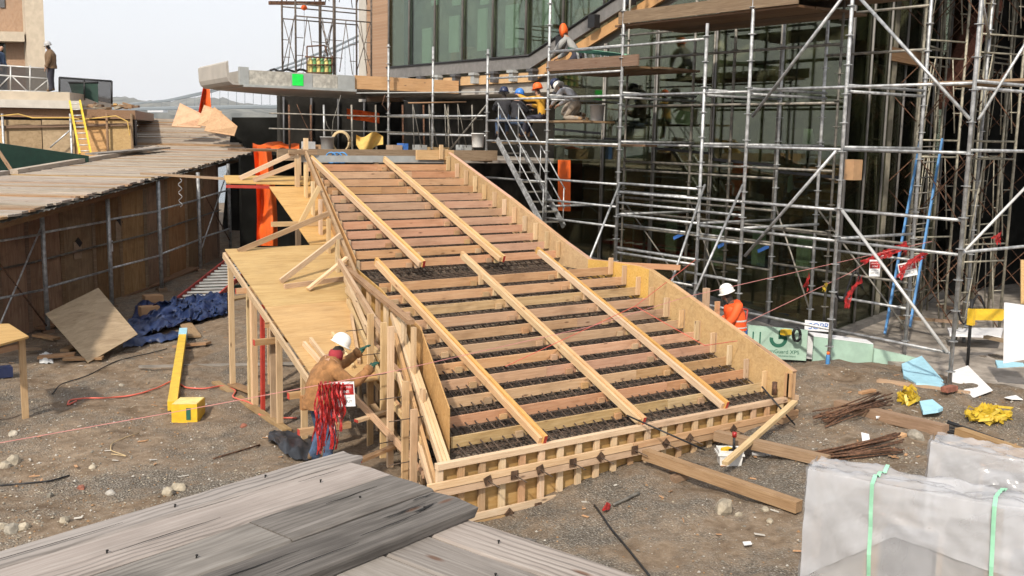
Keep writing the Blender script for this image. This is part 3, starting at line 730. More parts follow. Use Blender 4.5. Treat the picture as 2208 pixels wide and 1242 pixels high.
for (a,b_) in zip(WP,WP[1:]):
    for fr in (.34,.74):
        p0=a[0].lerp(a[1],fr); p1=b_[0].lerp(b_[1],fr-.01); tube('rail',p0,p1,.027,'galv',wk,8)
    tube('rail',a[0].lerp(a[1],.52)+back*.75,b_[0].lerp(b_[1],.52)+back*.75,.024,'galv_old',wk,8)
    # plywood panels
    for k in range(2):
        q0=a[0].lerp(b_[0],k/2+.006)+back; q1=a[0].lerp(b_[0],(k+1)/2-.006)+back
        zt0=a[1].z+(b_[1].z-a[1].z)*(k/2); zt1=a[1].z+(b_[1].z-a[1].z)*((k+1)/2)
        MB().prism([Vector((q0.x,q0.y,q0.z-.05)),Vector((q1.x,q1.y,q1.z-.05)),Vector((q1.x,q1.y,zt1)),Vector((q0.x,q0.y,zt0))],back*.05).build('plywood_panel','plywood_dark',wk)
        MB().box(Vector((q1.x-.03,q1.y-.045,q1.z)),Vector((q1.x+.05,q1.y+.045,zt1-.05))).build('batten','board_brown',wk)
for i,(f0,f1) in ((0,(.0,.8)),(4,(.9,.2)),(4,(.2,.95)),(0,(.75,.05))):
    tube('brace',WP[i][0].lerp(WP[i][1],f0),WP[i+1][0].lerp(WP[i+1][1],f1),.02,'galv' if f1>.5 else 'rust_steel',wk,7)
beam('bottom_board',WP[1][0]+back*.4+Vector((0,0,.12)),WP[4][0]+back*.4+Vector((0,0,.12)),.3,.05,'board_brown',wk)
# torn paper patches and a small notice on the plywood
for (i,fr,h,w_,ht,mt) in ((1,.72,.56,.26,.42,'plywood_old'),(2,.30,.50,.09,.28,'paper_white'),(2,.45,.62,.24,.5,'plywood_old'),(1,.74,.62,.14,.20,'black_metal'),(2,.47,.70,.13,.2,'black_metal')):
    a,b_=WP[i],WP[i+1]; c=a[0].lerp(b_[0],fr)+back*.93; c.z=a[0].z+(a[1].z-a[0].z)*h; d=(b_[0]-a[0]); d.z=0; d.normalize()
    rot_=.75 if mt=='black_metal' else .0
    ax=d*math.cos(rot_)+UP*math.sin(rot_); ay=UP*math.cos(rot_)-d*math.sin(rot_)
    MB().prism([c-ax*w_/2-ay*ht/2,c+ax*w_/2-ay*ht/2,c+ax*w_/2+ay*ht/2,c-ax*w_/2+ay*ht/2],R0*.012+R0*(.006 if mt=='black_metal' else 0)).build('notice' if mt=='paper_white' else 'paper_patch',mt,wk)
# hanging strap coil under the deck edge
MB().path([AT(388,385,28)+R0*(.05*math.sin(i*1.3))+UP*(-i*.045) for i in range(18)],.012,5).build('hanging_cable','galv',wk)
# black dark void at the walkway's end: inner wall
box_pts=[AT(497,560,38),AT(620,560,38)]
# foreground walkway, the camera's own level
fd=thing('plank_platform','weathered gray plank platform in the foreground with boards crossing at a corner','platform',CW(-1,4.3,.3))
du=Vector((.63,.777)).normalized(); dv=Vector((.777,-.63)).normalized()     # camera-aligned ground axes
P0=Vector((-.84,5.13))
def FD(u,v,z): q=P0+du*u+dv*v; return CW(q.x,q.y,z)
ZT=3.15
def plankmesh(name,u0,u1,v0,v1,zt,th,mat,skew=0.0,rag=.0):
    # a long board with worn, uneven edges; local x runs along the board
    n=46; V=[]; L=u1-u0
    ring=5
    for i in range(n+1):
        u=u0+L*i/n; du_=0
        e=lambda k: noise.noise((u*3.1,k*7.7,v0*5))*.006+noise.noise((u*11,k*3.3,v0*9))*.003
        za=zt+noise.noise((u*1.2,v0*3,2))*.006
        vv0=v0+e(1)+.004; vv1=v1+e(2)-.004
        V += [FD(u,vv0,za-th),FD(u,vv0-.002,za-.010),FD(u,vv0+.008,za-.001),FD(u,(vv0+vv1)/2,za+e(3)*.4),FD(u,vv1-.008,za-.001),FD(u,vv1+.002,za-.010),FD(u,vv1,za-th)]
    ring=7
    if rag:
        for k in range(ring):
            V[n*ring+k]=V[n*ring+k]+ (FD(1,0,0)-FD(0,0,0))*random.uniform(-rag,rag)
    Fs=[(i*ring+k,i*ring+(k+1)%ring,(i+1)*ring+(k+1)%ring,(i+1)*ring+k) for i in range(n) for k in range(ring)]
    Fs += [tuple(range(ring-1,-1,-1)),tuple(range(n*ring,n*ring+ring))]
    c=FD((u0+u1)/2,(v0+v1)/2,zt); x=(FD(1,0,0)-FD(0,0,0)).normalized(); y=UP.cross(x); Mx=Matrix((x,y,UP)).transposed().to_4x4(); Mx.translation=c
    inv=Mx.inverted(); me=mesh([inv@q for q in V],Fs,False); me.materials.append(MATS[mat]); bm=bmesh.new(); bm.from_mesh(me); bmesh.ops.recalc_face_normals(bm,faces=bm.faces); bm.to_mesh(me); bm.free()
    o=link(name,me,None); o.matrix_basis=Mx; o.parent=fd; o.matrix_parent_inverse=pinv(fd); return o
def nail(u,v,z):
    q=FD(u,v,z); MB().tube(q,q+Vector((.003,.002,.011)),.0032,6).tube(q+Vector((.003,.002,.009)),q+Vector((.003,.002,.013)),.0055,8).build('nail','crack',fd)
edges=[0,.185,.445,.705]
plankmesh('plank',-3.6,-.03,.0,.152,ZT,.045,'board_gray_tan',rag=.02)
plankmesh('plank',-3.6,-.11,.160,.452,ZT,.045,'board_gray_tan',rag=.012)
plankmesh('plank',-3.6,-.95,.462,.752,ZT,.045,'board_gray',rag=.003)
plankmesh('plank',-.945,-.14,.461,.752,ZT+.003,.045,'board_gray_mid',rag=.008)
plankmesh('plank',-3.6,-.17,.760,1.045,ZT+.004,.05,'board_gray_dark',rag=.025)
for u,v in ((-.55,.06),(-1.05,.09),(-.42,.3),(-1.5,.33),(-.45,.6),(-1.3,.62),(-.35,.9)): nail(u,v,ZT)
def crossplank(name,v0,v1,u0,u1,z,mat):
    # boards of the lower layer run along dv
    n=30; V=[]
    for i in range(n+1):
        v=v0+(v1-v0)*i/n; e=lambda k: noise.noise((v*3.1,k*7.7,u0*5+3))*.007
        a,b_=u0+e(1)+.003,u1+e(2)-.003
        V += [FD(a,v,z-.045),FD(a-.002,v,z-.01),FD(a+.008,v,z-.001),FD(b_-.008,v,z-.001),FD(b_+.002,v,z-.01),FD(b_,v,z-.045)]
    ring=6
    Fs=[(i*ring+k,i*ring+(k+1)%ring,(i+1)*ring+(k+1)%ring,(i+1)*ring+k) for i in range(n) for k in range(ring)]+[tuple(range(ring-1,-1,-1)),tuple(range(n*ring,n*ring+ring))]
    c=FD((u0+u1)/2,(v0+v1)/2,z); x=(FD(0,1,0)-FD(0,0,0)).normalized(); y=UP.cross(x); Mx=Matrix((x,y,UP)).transposed().to_4x4(); Mx.translation=c; inv=Mx.inverted()
    me=mesh([inv@q for q in V],Fs,False); me.materials.append(MATS[mat]); bm=bmesh.new(); bm.from_mesh(me); bmesh.ops.recalc_face_normals(bm,faces=bm.faces); bm.to_mesh(me); bm.free()
    o=link(name,me,None); o.matrix_basis=Mx; o.parent=fd; o.matrix_parent_inverse=pinv(fd); return o
uu=-.20
for k,w_ in enumerate((.25,.265,.27,.27,.27,.27,.27,.27)):
    crossplank('plank',.8,4.2,uu-w_+.006,uu,ZT-.052,'board_gray' if k%3 else 'board_gray_tan'); 
    nail(uu-w_*.5,1.3+.2*(k%2),ZT-.052); uu-=w_
def split(u,v,l_,w_,z):
    n=7; pts=[]; 
    for i in range(n+1): f_=i/n; pts.append((u+l_*f_, v+.012*noise.noise((f_*3,u*7,v*5)), w_*math.sin(math.pi*min(1,f_*1.1))**.6*random.uniform(.6,1.2) if 0<f_<1 else 0))
    A=[FD(a,b_+c_/2,z) for a,b_,c_ in pts]; B=[FD(a,b_-c_/2,z) for a,b_,c_ in reversed(pts)]
    MB().prism((A+B)[:],(0,0,.0012)).build('split','crack',fd)
for (u,v,l_,w_) in ((-.75,.93,.35,.006),(-.55,.86,.25,.010),(-.42,.90,.16,.014),(-1.2,.97,.4,.005),(-1.5,.86,.5,.006),(-.6,.55,.3,.004),(-1.5,.35,.5,.004),(-.5,.24,.25,.004),(-1.9,.1,.6,.004),(-2.0,.66,.5,.005),(-.32,.80,.14,.008)):
    split(u,v,l_,w_,ZT+.0075)
# joists and legs below
for v in (.15,1.3,2.6): beam('joist',FD(-3.5,v,ZT-.19),FD(-.1,v,ZT-.19),.05,.18,'board_gray_dark',fd)
for u,v in ((-.25,.25),(-.25,2.6),(-3.2,.25),(-3.2,2.6)):
    q=FD(u,v,0); beam('leg',Vector((q.x,q.y,gz(q.x,q.y)-.1)),FD(u,v,ZT-.28),.1,.1,'board_gray_dark',fd)

# ================================================================== LEFT BACK: TERRACE, SECOND WALL, TOWER BLOCK
tw=thing('terrace_wall','stained plywood hoarding wall under the concrete terrace, behind the yellow ladder','wall',AT(100,330,38))
for k,(a,b_) in enumerate(((-40,8),(10,92),(94,162),(164,232),(235,288))):
    p0,p1=AT(a,340,38),AT(b_,340,38); t0=AT(a,258,38); 
    MB().prism([Vector((p0.x,p0.y,2)),Vector((p1.x,p1.y,2)),Vector((p1.x,p1.y,t0.z)),Vector((p0.x,p0.y,t0.z))],F0*.05).build('plywood_panel','plywood_old' if k in(1,2) else 'plywood',tw)
for px in (9,155,233,286): 
    p=AT(px,330,37.8); tube('post',Vector((p.x,p.y,1.5)),Vector((p.x,p.y,AT(px,245,37.8).z)),.045,'galv' if px<160 else 'board_brown',tw,8)
beam('rail',AT(0,274,37.9),AT(284,268,37.9),.03,.1,'board_brown',tw)
tube('brace',AT(108,318,37.6),AT(150,282,37.6),.03,'galv',tw)
MB().prism([Vector((q.x,q.y,z)) for q,z in ((AT(-60,250,38.6),1.5),(AT(290,250,38.6),1.5),(AT(290,250,38.6),AT(0,232,38).z),(AT(-60,250,38.6),AT(0,232,38).z))],F0*.2).build('dark_gap_sheet','black_metal',tw)  # black sheet stands in for the dark gap above the panels
MB().path([AT(0,250,37.6),AT(40,246,37.6),AT(70,254,37.6),AT(150,254,37.6),AT(175,258,37.6),AT(250,250,37.6),AT(275,262,37.6),AT(280,292,37.6)],.022,6).build('yellow_cord','cloth_yellow',tw)
tr=thing('terrace','raised concrete terrace with a rubble-strewn edge at upper left','terrace',AT(80,235,38))
def slab(pts,z0,z1,name,mat,par): return MB().prism([Vector((p.x,p.y,z0)) for p in pts],(0,0,z1-z0)).build(name,mat,par)
zt=AT(80,198,38).z; zb=AT(80,232,38).z
slab([AT(-80,200,37.7),AT(150,200,37.7),AT(170,200,39),AT(240,200,46),AT(-80,200,46)],zb,zt,'concrete_slab','concrete_tan',tr)
slab([AT(-80,200,37.6),AT(172,200,37.6),AT(180,200,38.2),AT(-80,200,38.2)],zb-.02,zb+.26,'edge_beam','concrete_light',tr)
slab([AT(-80,200,37.9),AT(290,200,37.9),AT(330,200,46),AT(-80,200,46)],zb-.35,zb-.03,'deck_beam','board_brown',tr)
for i in range(26):
    px=random.uniform(150,290); p=AT(px,random.uniform(225,236),random.uniform(38,40)); s_=random.uniform(.06,.2)
    beam('rubble',p,p+Vector((random.uniform(-.5,.5),random.uniform(-.4,.4),random.uniform(-.05,.12))),s_,s_*.5,random.choice(['board_timber','plywood','slab_rough','stone','board_brown']),tr)
# railing with mesh
rl=thing('terrace_railing','galvanised truss railing with dark mesh on the terrace','railing',AT(50,195,38.5))
def RLp(px,py): return AT(px,py,38.3)
for px in (-30,23,65,104): tube('post',RLp(px,197),RLp(px,141 if px<100 else 150),.03,'aluminium',rl,8)
for (a,b_) in (((-30,139),(104,148)),((-30,160),(104,170)),((-30,195),(104,198))): tube('rail',RLp(*a),RLp(*b_),.03,'aluminium',rl,8)
for (a,b_) in (((0,186),(23,163)),((25,163),(60,198)),((72,198),(104,172))): tube('brace',RLp(*a),RLp(*b_),.025,'aluminium',rl,6)
MB().prism([RLp(-30,140),RLp(104,148),RLp(104,198),RLp(-30,196)],F0*.01).build('mesh_panel','mesh_net',rl)
cg=thing('mesh_cage','low dark mesh cage at the end of the terrace','cage',AT(190,220,40))
def CGp(px,py): return AT(px,py,40)
for (a,b_) in (((128,167),(241,175)),((241,175),(241,224)),((128,167),(128,200)),((182,172),(182,216)),((148,178),(212,178))): tube('frame',CGp(*a),CGp(*b_),.035,'black_metal',cg,6)
MB().prism([CGp(148,178),CGp(211,177),CGp(212,222),CGp(155,200)],F0*.02).build('dark_panel','green_fence',cg)
MB().prism([CGp(128,168),CGp(241,176),CGp(241,224),CGp(128,200)],F0*.01).build('mesh_panel','mesh_net',cg)
# concrete and brick block
hb=thing('apartment_block','beige concrete apartment block with brick infill at top left','building',AT(30,200,62))
def HB(px,py,d=62): return AT(px,py,d)
HD=(F0-R0*.62)
def hbox(a,t_,b_,bt,d0,d1,name,mat):
    p0,p1=HB(a,t_,d0),HB(b_,t_,d0); zt_,zb_=HB(a,t_,d0).z,HB(a,bt,d0).z
    return MB().prism([Vector((p0.x,p0.y,zb_)),Vector((p1.x,p1.y,zb_)),Vector((p1.x,p1.y,zt_)),Vector((p0.x,p0.y,zt_))],HD*(d1-d0)).build(name,mat,hb)
hbox(50,-60,90,215,62,66,'column','concrete_tan')
hbox(-80,66,52,87,61.9,66,'ledge','concrete_tan')
hbox(-80,-60,52,66,63,66,'brick_wall','brick'); hbox(12,87,52,215,63,66,'brick_wall','brick'); hbox(-80,87,-1,215,63,66,'brick_wall','brick')
w_=hbox(-2,92,12,215,63.2,63.4,'window','glass_upper'); hbox(-2,-10,9,16,62.9,63,'window','dark_trim')
hbox(-90,-60,88,215,66.2,75,'wall','concrete_tan')
# dark green hoarding wedge
gf=MB().prism([AT(-60,300,29),AT(-60,385,29),AT(190,352,31.5),AT(190,336,31.5)],F0*.06).build('hoarding_panel','green_fence'); tag(gf,'dark green painted hoarding panel beside the plank deck at far left','hoarding')
bm_=beam('leaning_batten',AT(-6,322,28.5),AT(34,382,28.0),.09,.045,'board_timber'); tag(bm_,'loose batten leaning on the dark green hoarding','timber')

# ================================================================== GLASS BUILDING
bd=thing('glass_building','glass-fronted building under construction with sloping soffit behind the scaffold','building',S(14,12,-.3))
XF=11.5
ZH=12.6
def slope_z(y): return 5.74 if y>=14.2 else 5.74+(14.2-y)*.336
mull=[HX(px,60,XF).y for px in (840,885,940,1000,1065,1137,1217,1304,1400,1500)]
mull=[22.9]+[m for m in mull[1:]]
ypts=mull+[mull[-1]-1.5, mull[-1]-3.0,3.1]
for a,b_ in zip(ypts,ypts[1:]):
    if b_>=4.4:
        MB().prism([S(XF,a-.03,slope_z(a)+.33),S(XF,b_+.03,slope_z(b_)+.33),S(XF,b_+.03,ZH),S(XF,a-.03,ZH)],(.02,0,0)).build('glass_pane','glass_upper',bd)
    tube('mullion',S(XF-.05,a,slope_z(a)+.2),S(XF-.05,a,ZH),.04,'mid_trim',bd,6)
# sloping trim band, orange edge board and brackets
tp=[(22.9,5.74),(14.2,5.74),(3.6,9.3)]
for (a,b_) in zip(tp,tp[1:]):
    MB().prism([S(XF-.12,a[0],a[1]-.05),S(XF-.12,b_[0],b_[1]-.05),S(XF-.12,b_[0],b_[1]+.30),S(XF-.12,a[0],a[1]+.30)],(.14,0,0)).build('trim_band','mid_trim',bd)
    tube('trim_edge',S(XF-.14,a[0],a[1]+.33),S(XF-.14,b_[0],b_[1]+.33),.035,'black_metal',bd,6)
    MB().prism([S(XF-.02,a[0],a[1]-.42),S(XF-.02,b_[0],b_[1]-.42),S(XF-.02,b_[0],b_[1]-.14),S(XF-.02,a[0],a[1]-.14)],(.1,0,0)).build('edge_board','lumber_orange',bd)
    MB().prism([S(XF+.3,a[0],a[1]-.62),S(XF+.3,b_[0],b_[1]-.62),S(XF+.3,b_[0],b_[1]-.05),S(XF+.3,a[0],a[1]-.05)],(.2,0,0)).build('soffit_edge','soffit',bd)
for y in (21.5,20.4,19.3,18.2,17.1,16,15,14):
    MB().box(S(XF-.22,y-.10,5.35),S(XF-.03,y+.10,5.60)).box(S(XF-.26,y-.16,5.60),S(XF-.05,y+.16,5.68)).build('bracket','slab_gray' if int(y)%2 else 'dark_trim',bd)
for y in (12.6,11.2,9.8): MB().box(S(XF-.30,y-.14,slope_z(y)-.12),S(XF-.10,y+.14,slope_z(y)+.22)).build('bracket','black_metal',bd)
# floor slab, roof, side and back walls
box('floor_slab',S(XF+.1,13.2,5.02),S(30,25,5.30),'soffit',bd)
box('unseen_roof_slab',S(10.9,-3.5,9.75),S(32,7.4,10.1),'interior',bd); box('unseen_roof_slab',S(XF-.1,7.4,12.6),S(32,25,13),'interior',bd)  # out-of-view slabs; the low one is there to darken the right bay
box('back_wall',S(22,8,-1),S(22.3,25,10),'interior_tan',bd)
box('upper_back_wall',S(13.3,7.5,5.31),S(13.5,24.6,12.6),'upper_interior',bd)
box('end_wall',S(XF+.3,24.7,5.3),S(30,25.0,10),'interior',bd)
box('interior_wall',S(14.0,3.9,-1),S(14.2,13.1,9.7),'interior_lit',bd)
# brick pier
MB().box(S(XF-.05,22.95,4.9),S(XF+.6,24.6,13)).build('brick_pier','brick',bd)
MB().box(S(XF-.08,24.62,4.9),S(XF+.6,25.2,13)).build('pier_reveal','concrete_light',bd)
# pale boards and clutter seen through the upper glass
for (px,w_,t_,b_) in ((910,18,62,150),(968,20,36,112),(1030,18,20,108),(1090,26,12,102),(930,14,0,10),(975,16,0,10),(1035,16,0,8),(1170,22,0,52)):
    p=HX(px,t_,12.1); q=HX(px+w_,b_,12.1); MB().box(Vector((12.1,q.y,q.z)),Vector((12.14,p.y,p.z))).build('pale_board','mint_panel',bd)
for (a,b_,t_,bt,mt) in ((972,1008,104,143,'cardboard'),(1010,1050,105,140,'plywood_old'),(850,880,145,165,'brick_red'),(1120,1180,10,140,'interior_tan'),(1240,1310,20,75,'plywood_old')):
    p=HX(a,t_,12.6); q=HX(b_,bt,12.6); MB().box(Vector((12.6,q.y,q.z)),Vector((12.9,p.y,p.z))).build('stored_board',mt,bd)
# ---- lower curtain wall (facade A) and its return (facade B)
def sill(y): return -.38+(y-3.1)*.107
ya=[3.1,4.9,6.9,8.9,10.9,13.1]
for a,b_ in zip(ya,ya[1:]):
    zt_=lambda y: min(9.7,slope_z(y)-.63)
    MB().prism([S(XF,a+.03,sill(a)),S(XF,b_-.03,sill(b_)),S(XF,b_-.03,zt_(b_)),S(XF,a+.03,zt_(a))],(.02,0,0)).build('glass_pane','glass_lower',bd)
    for dx in (-.03,): 
        tube('mullion',S(XF-.02,a-.035,sill(a)-.05),S(XF-.02,a-.035,zt_(a)),.028,'mid_trim',bd,6); tube('mullion',S(XF-.02,a+.035,sill(a)-.05),S(XF-.02,a+.035,zt_(a)),.028,'galv_old',bd,6)
    beam('transom',S(XF-.01,a,sill(a)+3.4),S(XF-.01,b_,sill(b_)+3.27),.05,.06,'black_metal',bd)
MB().prism([S(XF-.55,3.0,-.62),S(XF-.55,13,.44),S(XF-.55,13,.58),S(XF-.55,3.0,-.46)],(.62,0,0)).build('sill_ledge','mid_trim',bd)
MB().prism([S(XF-.35,3.02,-.46),S(XF-.35,13,.585),S(XF-.35,13,.70),S(XF-.35,3.02,-.34)],(.33,0,0)).build('sill_step','dark_trim',bd)
MB().prism([S(XF-1.0,2.9,-.8),S(XF-1.0,13,.1),S(XF-1.0,13,.38),S(XF-1.0,2.9,-.52)],(.46,0,0)).build('curb','slab_gray',bd)
for y in (3.6,4.5,5.3,6.4,7.3,8.6): MB().box(S(XF-1.006,y-.15,sill(y)-.26),S(XF-.99,y+.15,sill(y)-.12)).build('wrap_print','wrap_blue',bd)
Bp=[S(XF,3.1,0).lerp(S(19.4,5.6,0),i/7) for i in range(8)]
for a,b_ in zip(Bp,Bp[1:]):
    MB().prism([Vector((a.x,a.y,.62)),Vector((b_.x,b_.y,.62)),Vector((b_.x,b_.y,10)),Vector((a.x,a.y,10))],(0,.02,0)).build('glass_pane','glass_lower',bd)
    tube('mullion',Vector((a.x,a.y-.03,.55)),Vector((a.x,a.y-.03,10)),.03,'mid_trim',bd,6)
MB().prism([S(XF,2.9,-.42),S(19.4,5.4,-.42),S(19.4,5.4,-.22),S(XF,2.9,-.22)],(0,.3,0)).build('sill_ledge','mid_trim',bd)
# interior boards standing behind the lower glass
for (px,py0,py1,w_) in ((1343,457,560,20),(1437,460,552,18),(1536,478,575,20),(1624,482,575,22),(1720,495,600,24)):
    p=HX(px,py0,11.62); q=HX(px+w_,py1,11.62); MB().box(Vector((11.62,q.y,q.z)),Vector((11.66,p.y,p.z))).build('pale_board','mint_panel',bd)
p=HX(1346,475,11.58); q=HX(1360,560,11.58); MB().box(Vector((11.58,q.y,q.z)),Vector((11.61,p.y,p.z))).build('timber_stud','lumber',bd)
for (px,py,px2,py2) in ((1452,514,1478,502),(1548,533,1578,516),(1634,542,1660,530)):
    beam('blue_tape',HX(px,py,XF-.02),HX(px2,py2,XF-.02),.01,.08,'wrap_blue',bd)
for i in range(14):
    y=random.uniform(4,12.5); z=random.uniform(-.2,4.5); beam('stored_board',S(13.2,y,z),S(14.1,y+random.uniform(-1,1),z+random.uniform(-.4,.6)),random.uniform(.05,.3),random.uniform(.1,.5),random.choice(['plywood_old','interior_tan','slab_gray','mint_panel']),bd)
for i in range(5): 
    y=4+i*2.1; tube('interior_column',S(13.0,y,-1),S(13.0,y,9.6),.1,'interior_tan',bd,8)
box('interior_floor',S(XF+.05,3.3,-.5),S(22,33,-.42),'concrete_floor',bd)
# canopy slab on the left, with edge panels
MB().prism([S(4.3,18.15,5.08),S(XF-.1,18.15,5.08),S(XF-.1,24.6,5.08),S(8.0,24.6,5.08),S(4.7,21.8,5.08)],(0,0,.37)).build('canopy_slab','soffit',bd)
MB().prism([S(4.3,18.1,4.98),S(7.66,18.1,4.98),S(XF-.2,24.4,4.98),S(8.0,24.4,4.98),S(4.6,21.6,4.98)],(0,0,.09)).build('canopy_soffit','soffit',bd)
for (a,b_,mt,zt_) in ((4.10,4.36,'slab_gray',5.52),(4.37,5.62,'slab_rough',5.42),(5.63,6.30,'slab_gray',5.42),(6.31,7.1,'slab_rough',5.40),(7.11,7.67,'slab_gray',5.44)):
    box('edge_panel',S(a,18.0,5.02),S(b_,18.14,zt_),mt,bd)
box('edge_rail',S(4.2,17.94,4.97),S(7.7,18.13,5.04),'slab_gray',bd)
box('green_mark',S(5.66,17.985,5.07),S(6.0,17.995,5.40),'neon_green',bd)
prof=[(0,.62),(.02,.22),(.07,.1),(.18,.02),(.5,0)]
F_=MB(); Vv=[]
for y in (18.05,21.8):
    for (dx,z_) in prof: Vv.append(S(3.72+dx+(y-18)*.12,y,5.0+z_))
    for (dx,z_) in reversed(prof): Vv.append(S(3.72+dx+.06+(y-18)*.12,y,5.0+z_+.05))
n=len(prof)*2; F_.add(Vv,[(i,(i+1)%n,n+(i+1)%n,n+i) for i in range(n)]+[tuple(range(n-1,-1,-1)),tuple(range(n,2*n))]); F_.build('canopy_fascia','soffit',bd)
box('plywood_edge',S(7.7,18.08,5.06),S(XF-.1,18.14,5.46),'lumber_orange',bd)
MB().path([S(7.7,18.0,4.93),S(9.4,16.3,4.98),S(XF-.1,14.5,5.05)],.018,5).build('drip_edge','slab_gray',bd)
# undercroft behind the landing: dark glazing
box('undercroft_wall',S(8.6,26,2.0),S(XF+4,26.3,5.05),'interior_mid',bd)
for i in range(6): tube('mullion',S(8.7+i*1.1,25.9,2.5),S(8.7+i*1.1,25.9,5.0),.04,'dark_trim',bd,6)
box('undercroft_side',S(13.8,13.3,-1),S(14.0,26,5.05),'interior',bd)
box('retaining_wall',S(5.2,21,-1),S(XF+.4,21.2,2.98),'interior_shade',bd)
MB().prism([AT(470,600,40),AT(700,600,40),AT(640,253,40),AT(500,253,40)],F0*.2).build('void_shade_sheet','interior_shade',bd)  # added near-black sheet in place of the void's deep shade
MB().prism([S(4.4,13.5,2.98),S(XF+2.3,13.5,2.98),S(XF+2.3,26,2.98),S(8.4,26,2.98)],(0,0,.08)).build('landing_floor','concrete_floor',bd)
# concrete apron on the right, wall behind the shoring coloured near-black in place of shade
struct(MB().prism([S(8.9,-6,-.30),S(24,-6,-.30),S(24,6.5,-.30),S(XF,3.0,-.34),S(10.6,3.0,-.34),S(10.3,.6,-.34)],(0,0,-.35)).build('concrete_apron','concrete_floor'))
box('rear_wall',S(19.5,5.6,-.5),S(32,6.0,10),'interior_shade',bd)
box('unseen_right_wall',S(31,-4,-.5),S(31.4,6,10),'interior_shade',bd)  # out-of-view wall added to keep light out of the bay

# ================================================================== SCAFFOLDS
sc=thing('facade_scaffold','tall galvanised tube scaffold standing along the glass facade','scaffold',S(8.7,4,-.3))
XO,XI=8.7,11.0
ysO=[-1.36,1.03,3.27,4.46,7.0,9.69,12.35,15.15,17.8]
tops=[10.2,10.2,10.2,6.05,10.2,10.2,5.98,6.2,6.42]
def standard(x,y,z0,z1,mat='galv',r_=.034):
    mb=MB().tube(Vector((x,y,z0)),Vector((x,y,z1)),r_,8)
    o=mb.build('standard',mat,sc,True)
    rs=MB(); z=z0+.35
    while z<z1:
        rs.tube(Vector((x,y,z-.006)),Vector((x,y,z+.006)),.078,8); z+=.5
    rs.build('rosette',mat,o)['kind']='stuff'; return o
for y,t_ in zip(ysO,tops):
    g=gz(XO,y)-.02 if y<12 else 4.0; standard(XO,y,g,t_+1.0)
for y in (1.03,3.34,4.46,5.84,7.1,9.69): standard(XI,y,.62 if y<3.2 else .9,10.4,'galv' if y<5 else 'galv_old')
standard(XO+4.6,-1.2,.68,10.4); standard(XI+2.3,1.2,.68,10.4)
def led(p,q,mat='galv',r_=.027): return tube('ledger',p,q,r_,mat,sc,8)
def zx(px,py,x=XO): return HX(px,py,x).z
def row(x,y0,y1,z,mat='galv'): led(Vector((x,y0,z)),Vector((x,y1,z)),mat)
for py in (98,153,206,312,398,447,490): row(XO,7.0,9.69,zx(1338,py))
row(XO,4.46,7.0,zx(1345,46))
for py in (162,211,260,307,393): row(XO,9.69,12.35,zx(1183,py))
for py in (250,293): row(XO,12.35,17.8,zx(1050,py))
row(XO,15.15,17.8,zx(940,250)+.02)
z206=zx(1338,206); row(XO,3.27,7.0,z206); row(XO,-1.36,3.27,z206+.03)
for py in (414,437,545): row(XO,4.46,7.0,zx(1335,py))
for py in (322,452,519,712): 
    row(XO,1.03,3.27,zx(1800,py))
    row(XO,-1.36,1.03,zx(1800,py))
for py in (452,519,712): row(XO,3.27,4.46,zx(1800,py)); 
for py in (100,): row(XO,4.46,9.69,zx(1338,py))
for y0,y1 in ((1.03,3.34),(3.34,4.46),(4.46,5.84),(5.84,7.1),(7.1,9.69)):
    for z in (1.6,2.55,3.4,4.6,5.55,6.5,7.3): 
        if random.random()<.85: row(XI,y0,y1,z+.0,'galv' if random.random()<.5 else 'galv_old')
for z in (1.75,2.3,3.05,3.75): 
    row(XO,4.46,7.0,z); row(XI,4.46,9.69,z+.2,'galv_old')
for z in (2.0,2.75,3.3): row(XO,3.27,4.46,z); row(XI,1.03,4.46,z+.1,'galv_old')
for y in (2.2,5.75,8.3): standard(XO+1.3,y,.7,10.2,'galv_old',.026)
for z in (3.0,4.2,5.5,6.6): row(XO+1.3,2.2,8.3,z,'galv_old')
# transverse ledgers
for y in (-1.36,1.03,3.27,4.46,7.0,9.69):
    for z in (z206+.02, zx(1800,322), zx(1800,519), 5.6):
        led(Vector((XO,y,z+.04)),Vector((XI if y>0 else XO+4.6,y+ (0 if y>0 else .16),z+.04)))
led(Vector((XO,-1.36,zx(2110,0))),Vector((XI+2.3,1.2,zx(2110,0)-.1)))
# diagonal braces
def dia(a,b_,mat='galv',x0=XO-.05,x1=XO-.05,r_=.03): tube('brace',HX(*a,x0),HX(*b_,x1),r_,mat,sc,8)
dia((1622,252),(1835,-30)); dia((1838,-22),(2092,258)); dia((1606,552),(1803,325)); dia((1816,454),(2043,760),'aluminium'); 
tube('brace',HX(2110,258,XO),Vector((XO+4.6,-1.2,9.6)),.024,'galv',sc,8); tube('brace',HX(2070,552,XO),Vector((XO+4.6,-1.2,5.6)),.024,'aluminium',sc,8)
tube('brace',HX(960,335,XO+.3),HX(1050,225,XO+.3),.024,'galv_old',sc,8); 
for (a,b_) in (((1336,398),(1270,562)),((1520,398),(1442,625)),((1602,398),(1490,650))): tube('raker',HX(*a,XO),HX(*b_,6.9),.024,'galv',sc,8)
for i in range(4):
    y0,y1=[(3.34,4.46),(5.84,7.1),(7.1,9.69),(1.03,3.34)][i]; tube('brace',Vector((XI,y0,1.2)),Vector((XI,y1,3.4)),.02,'galv_old',sc,7)
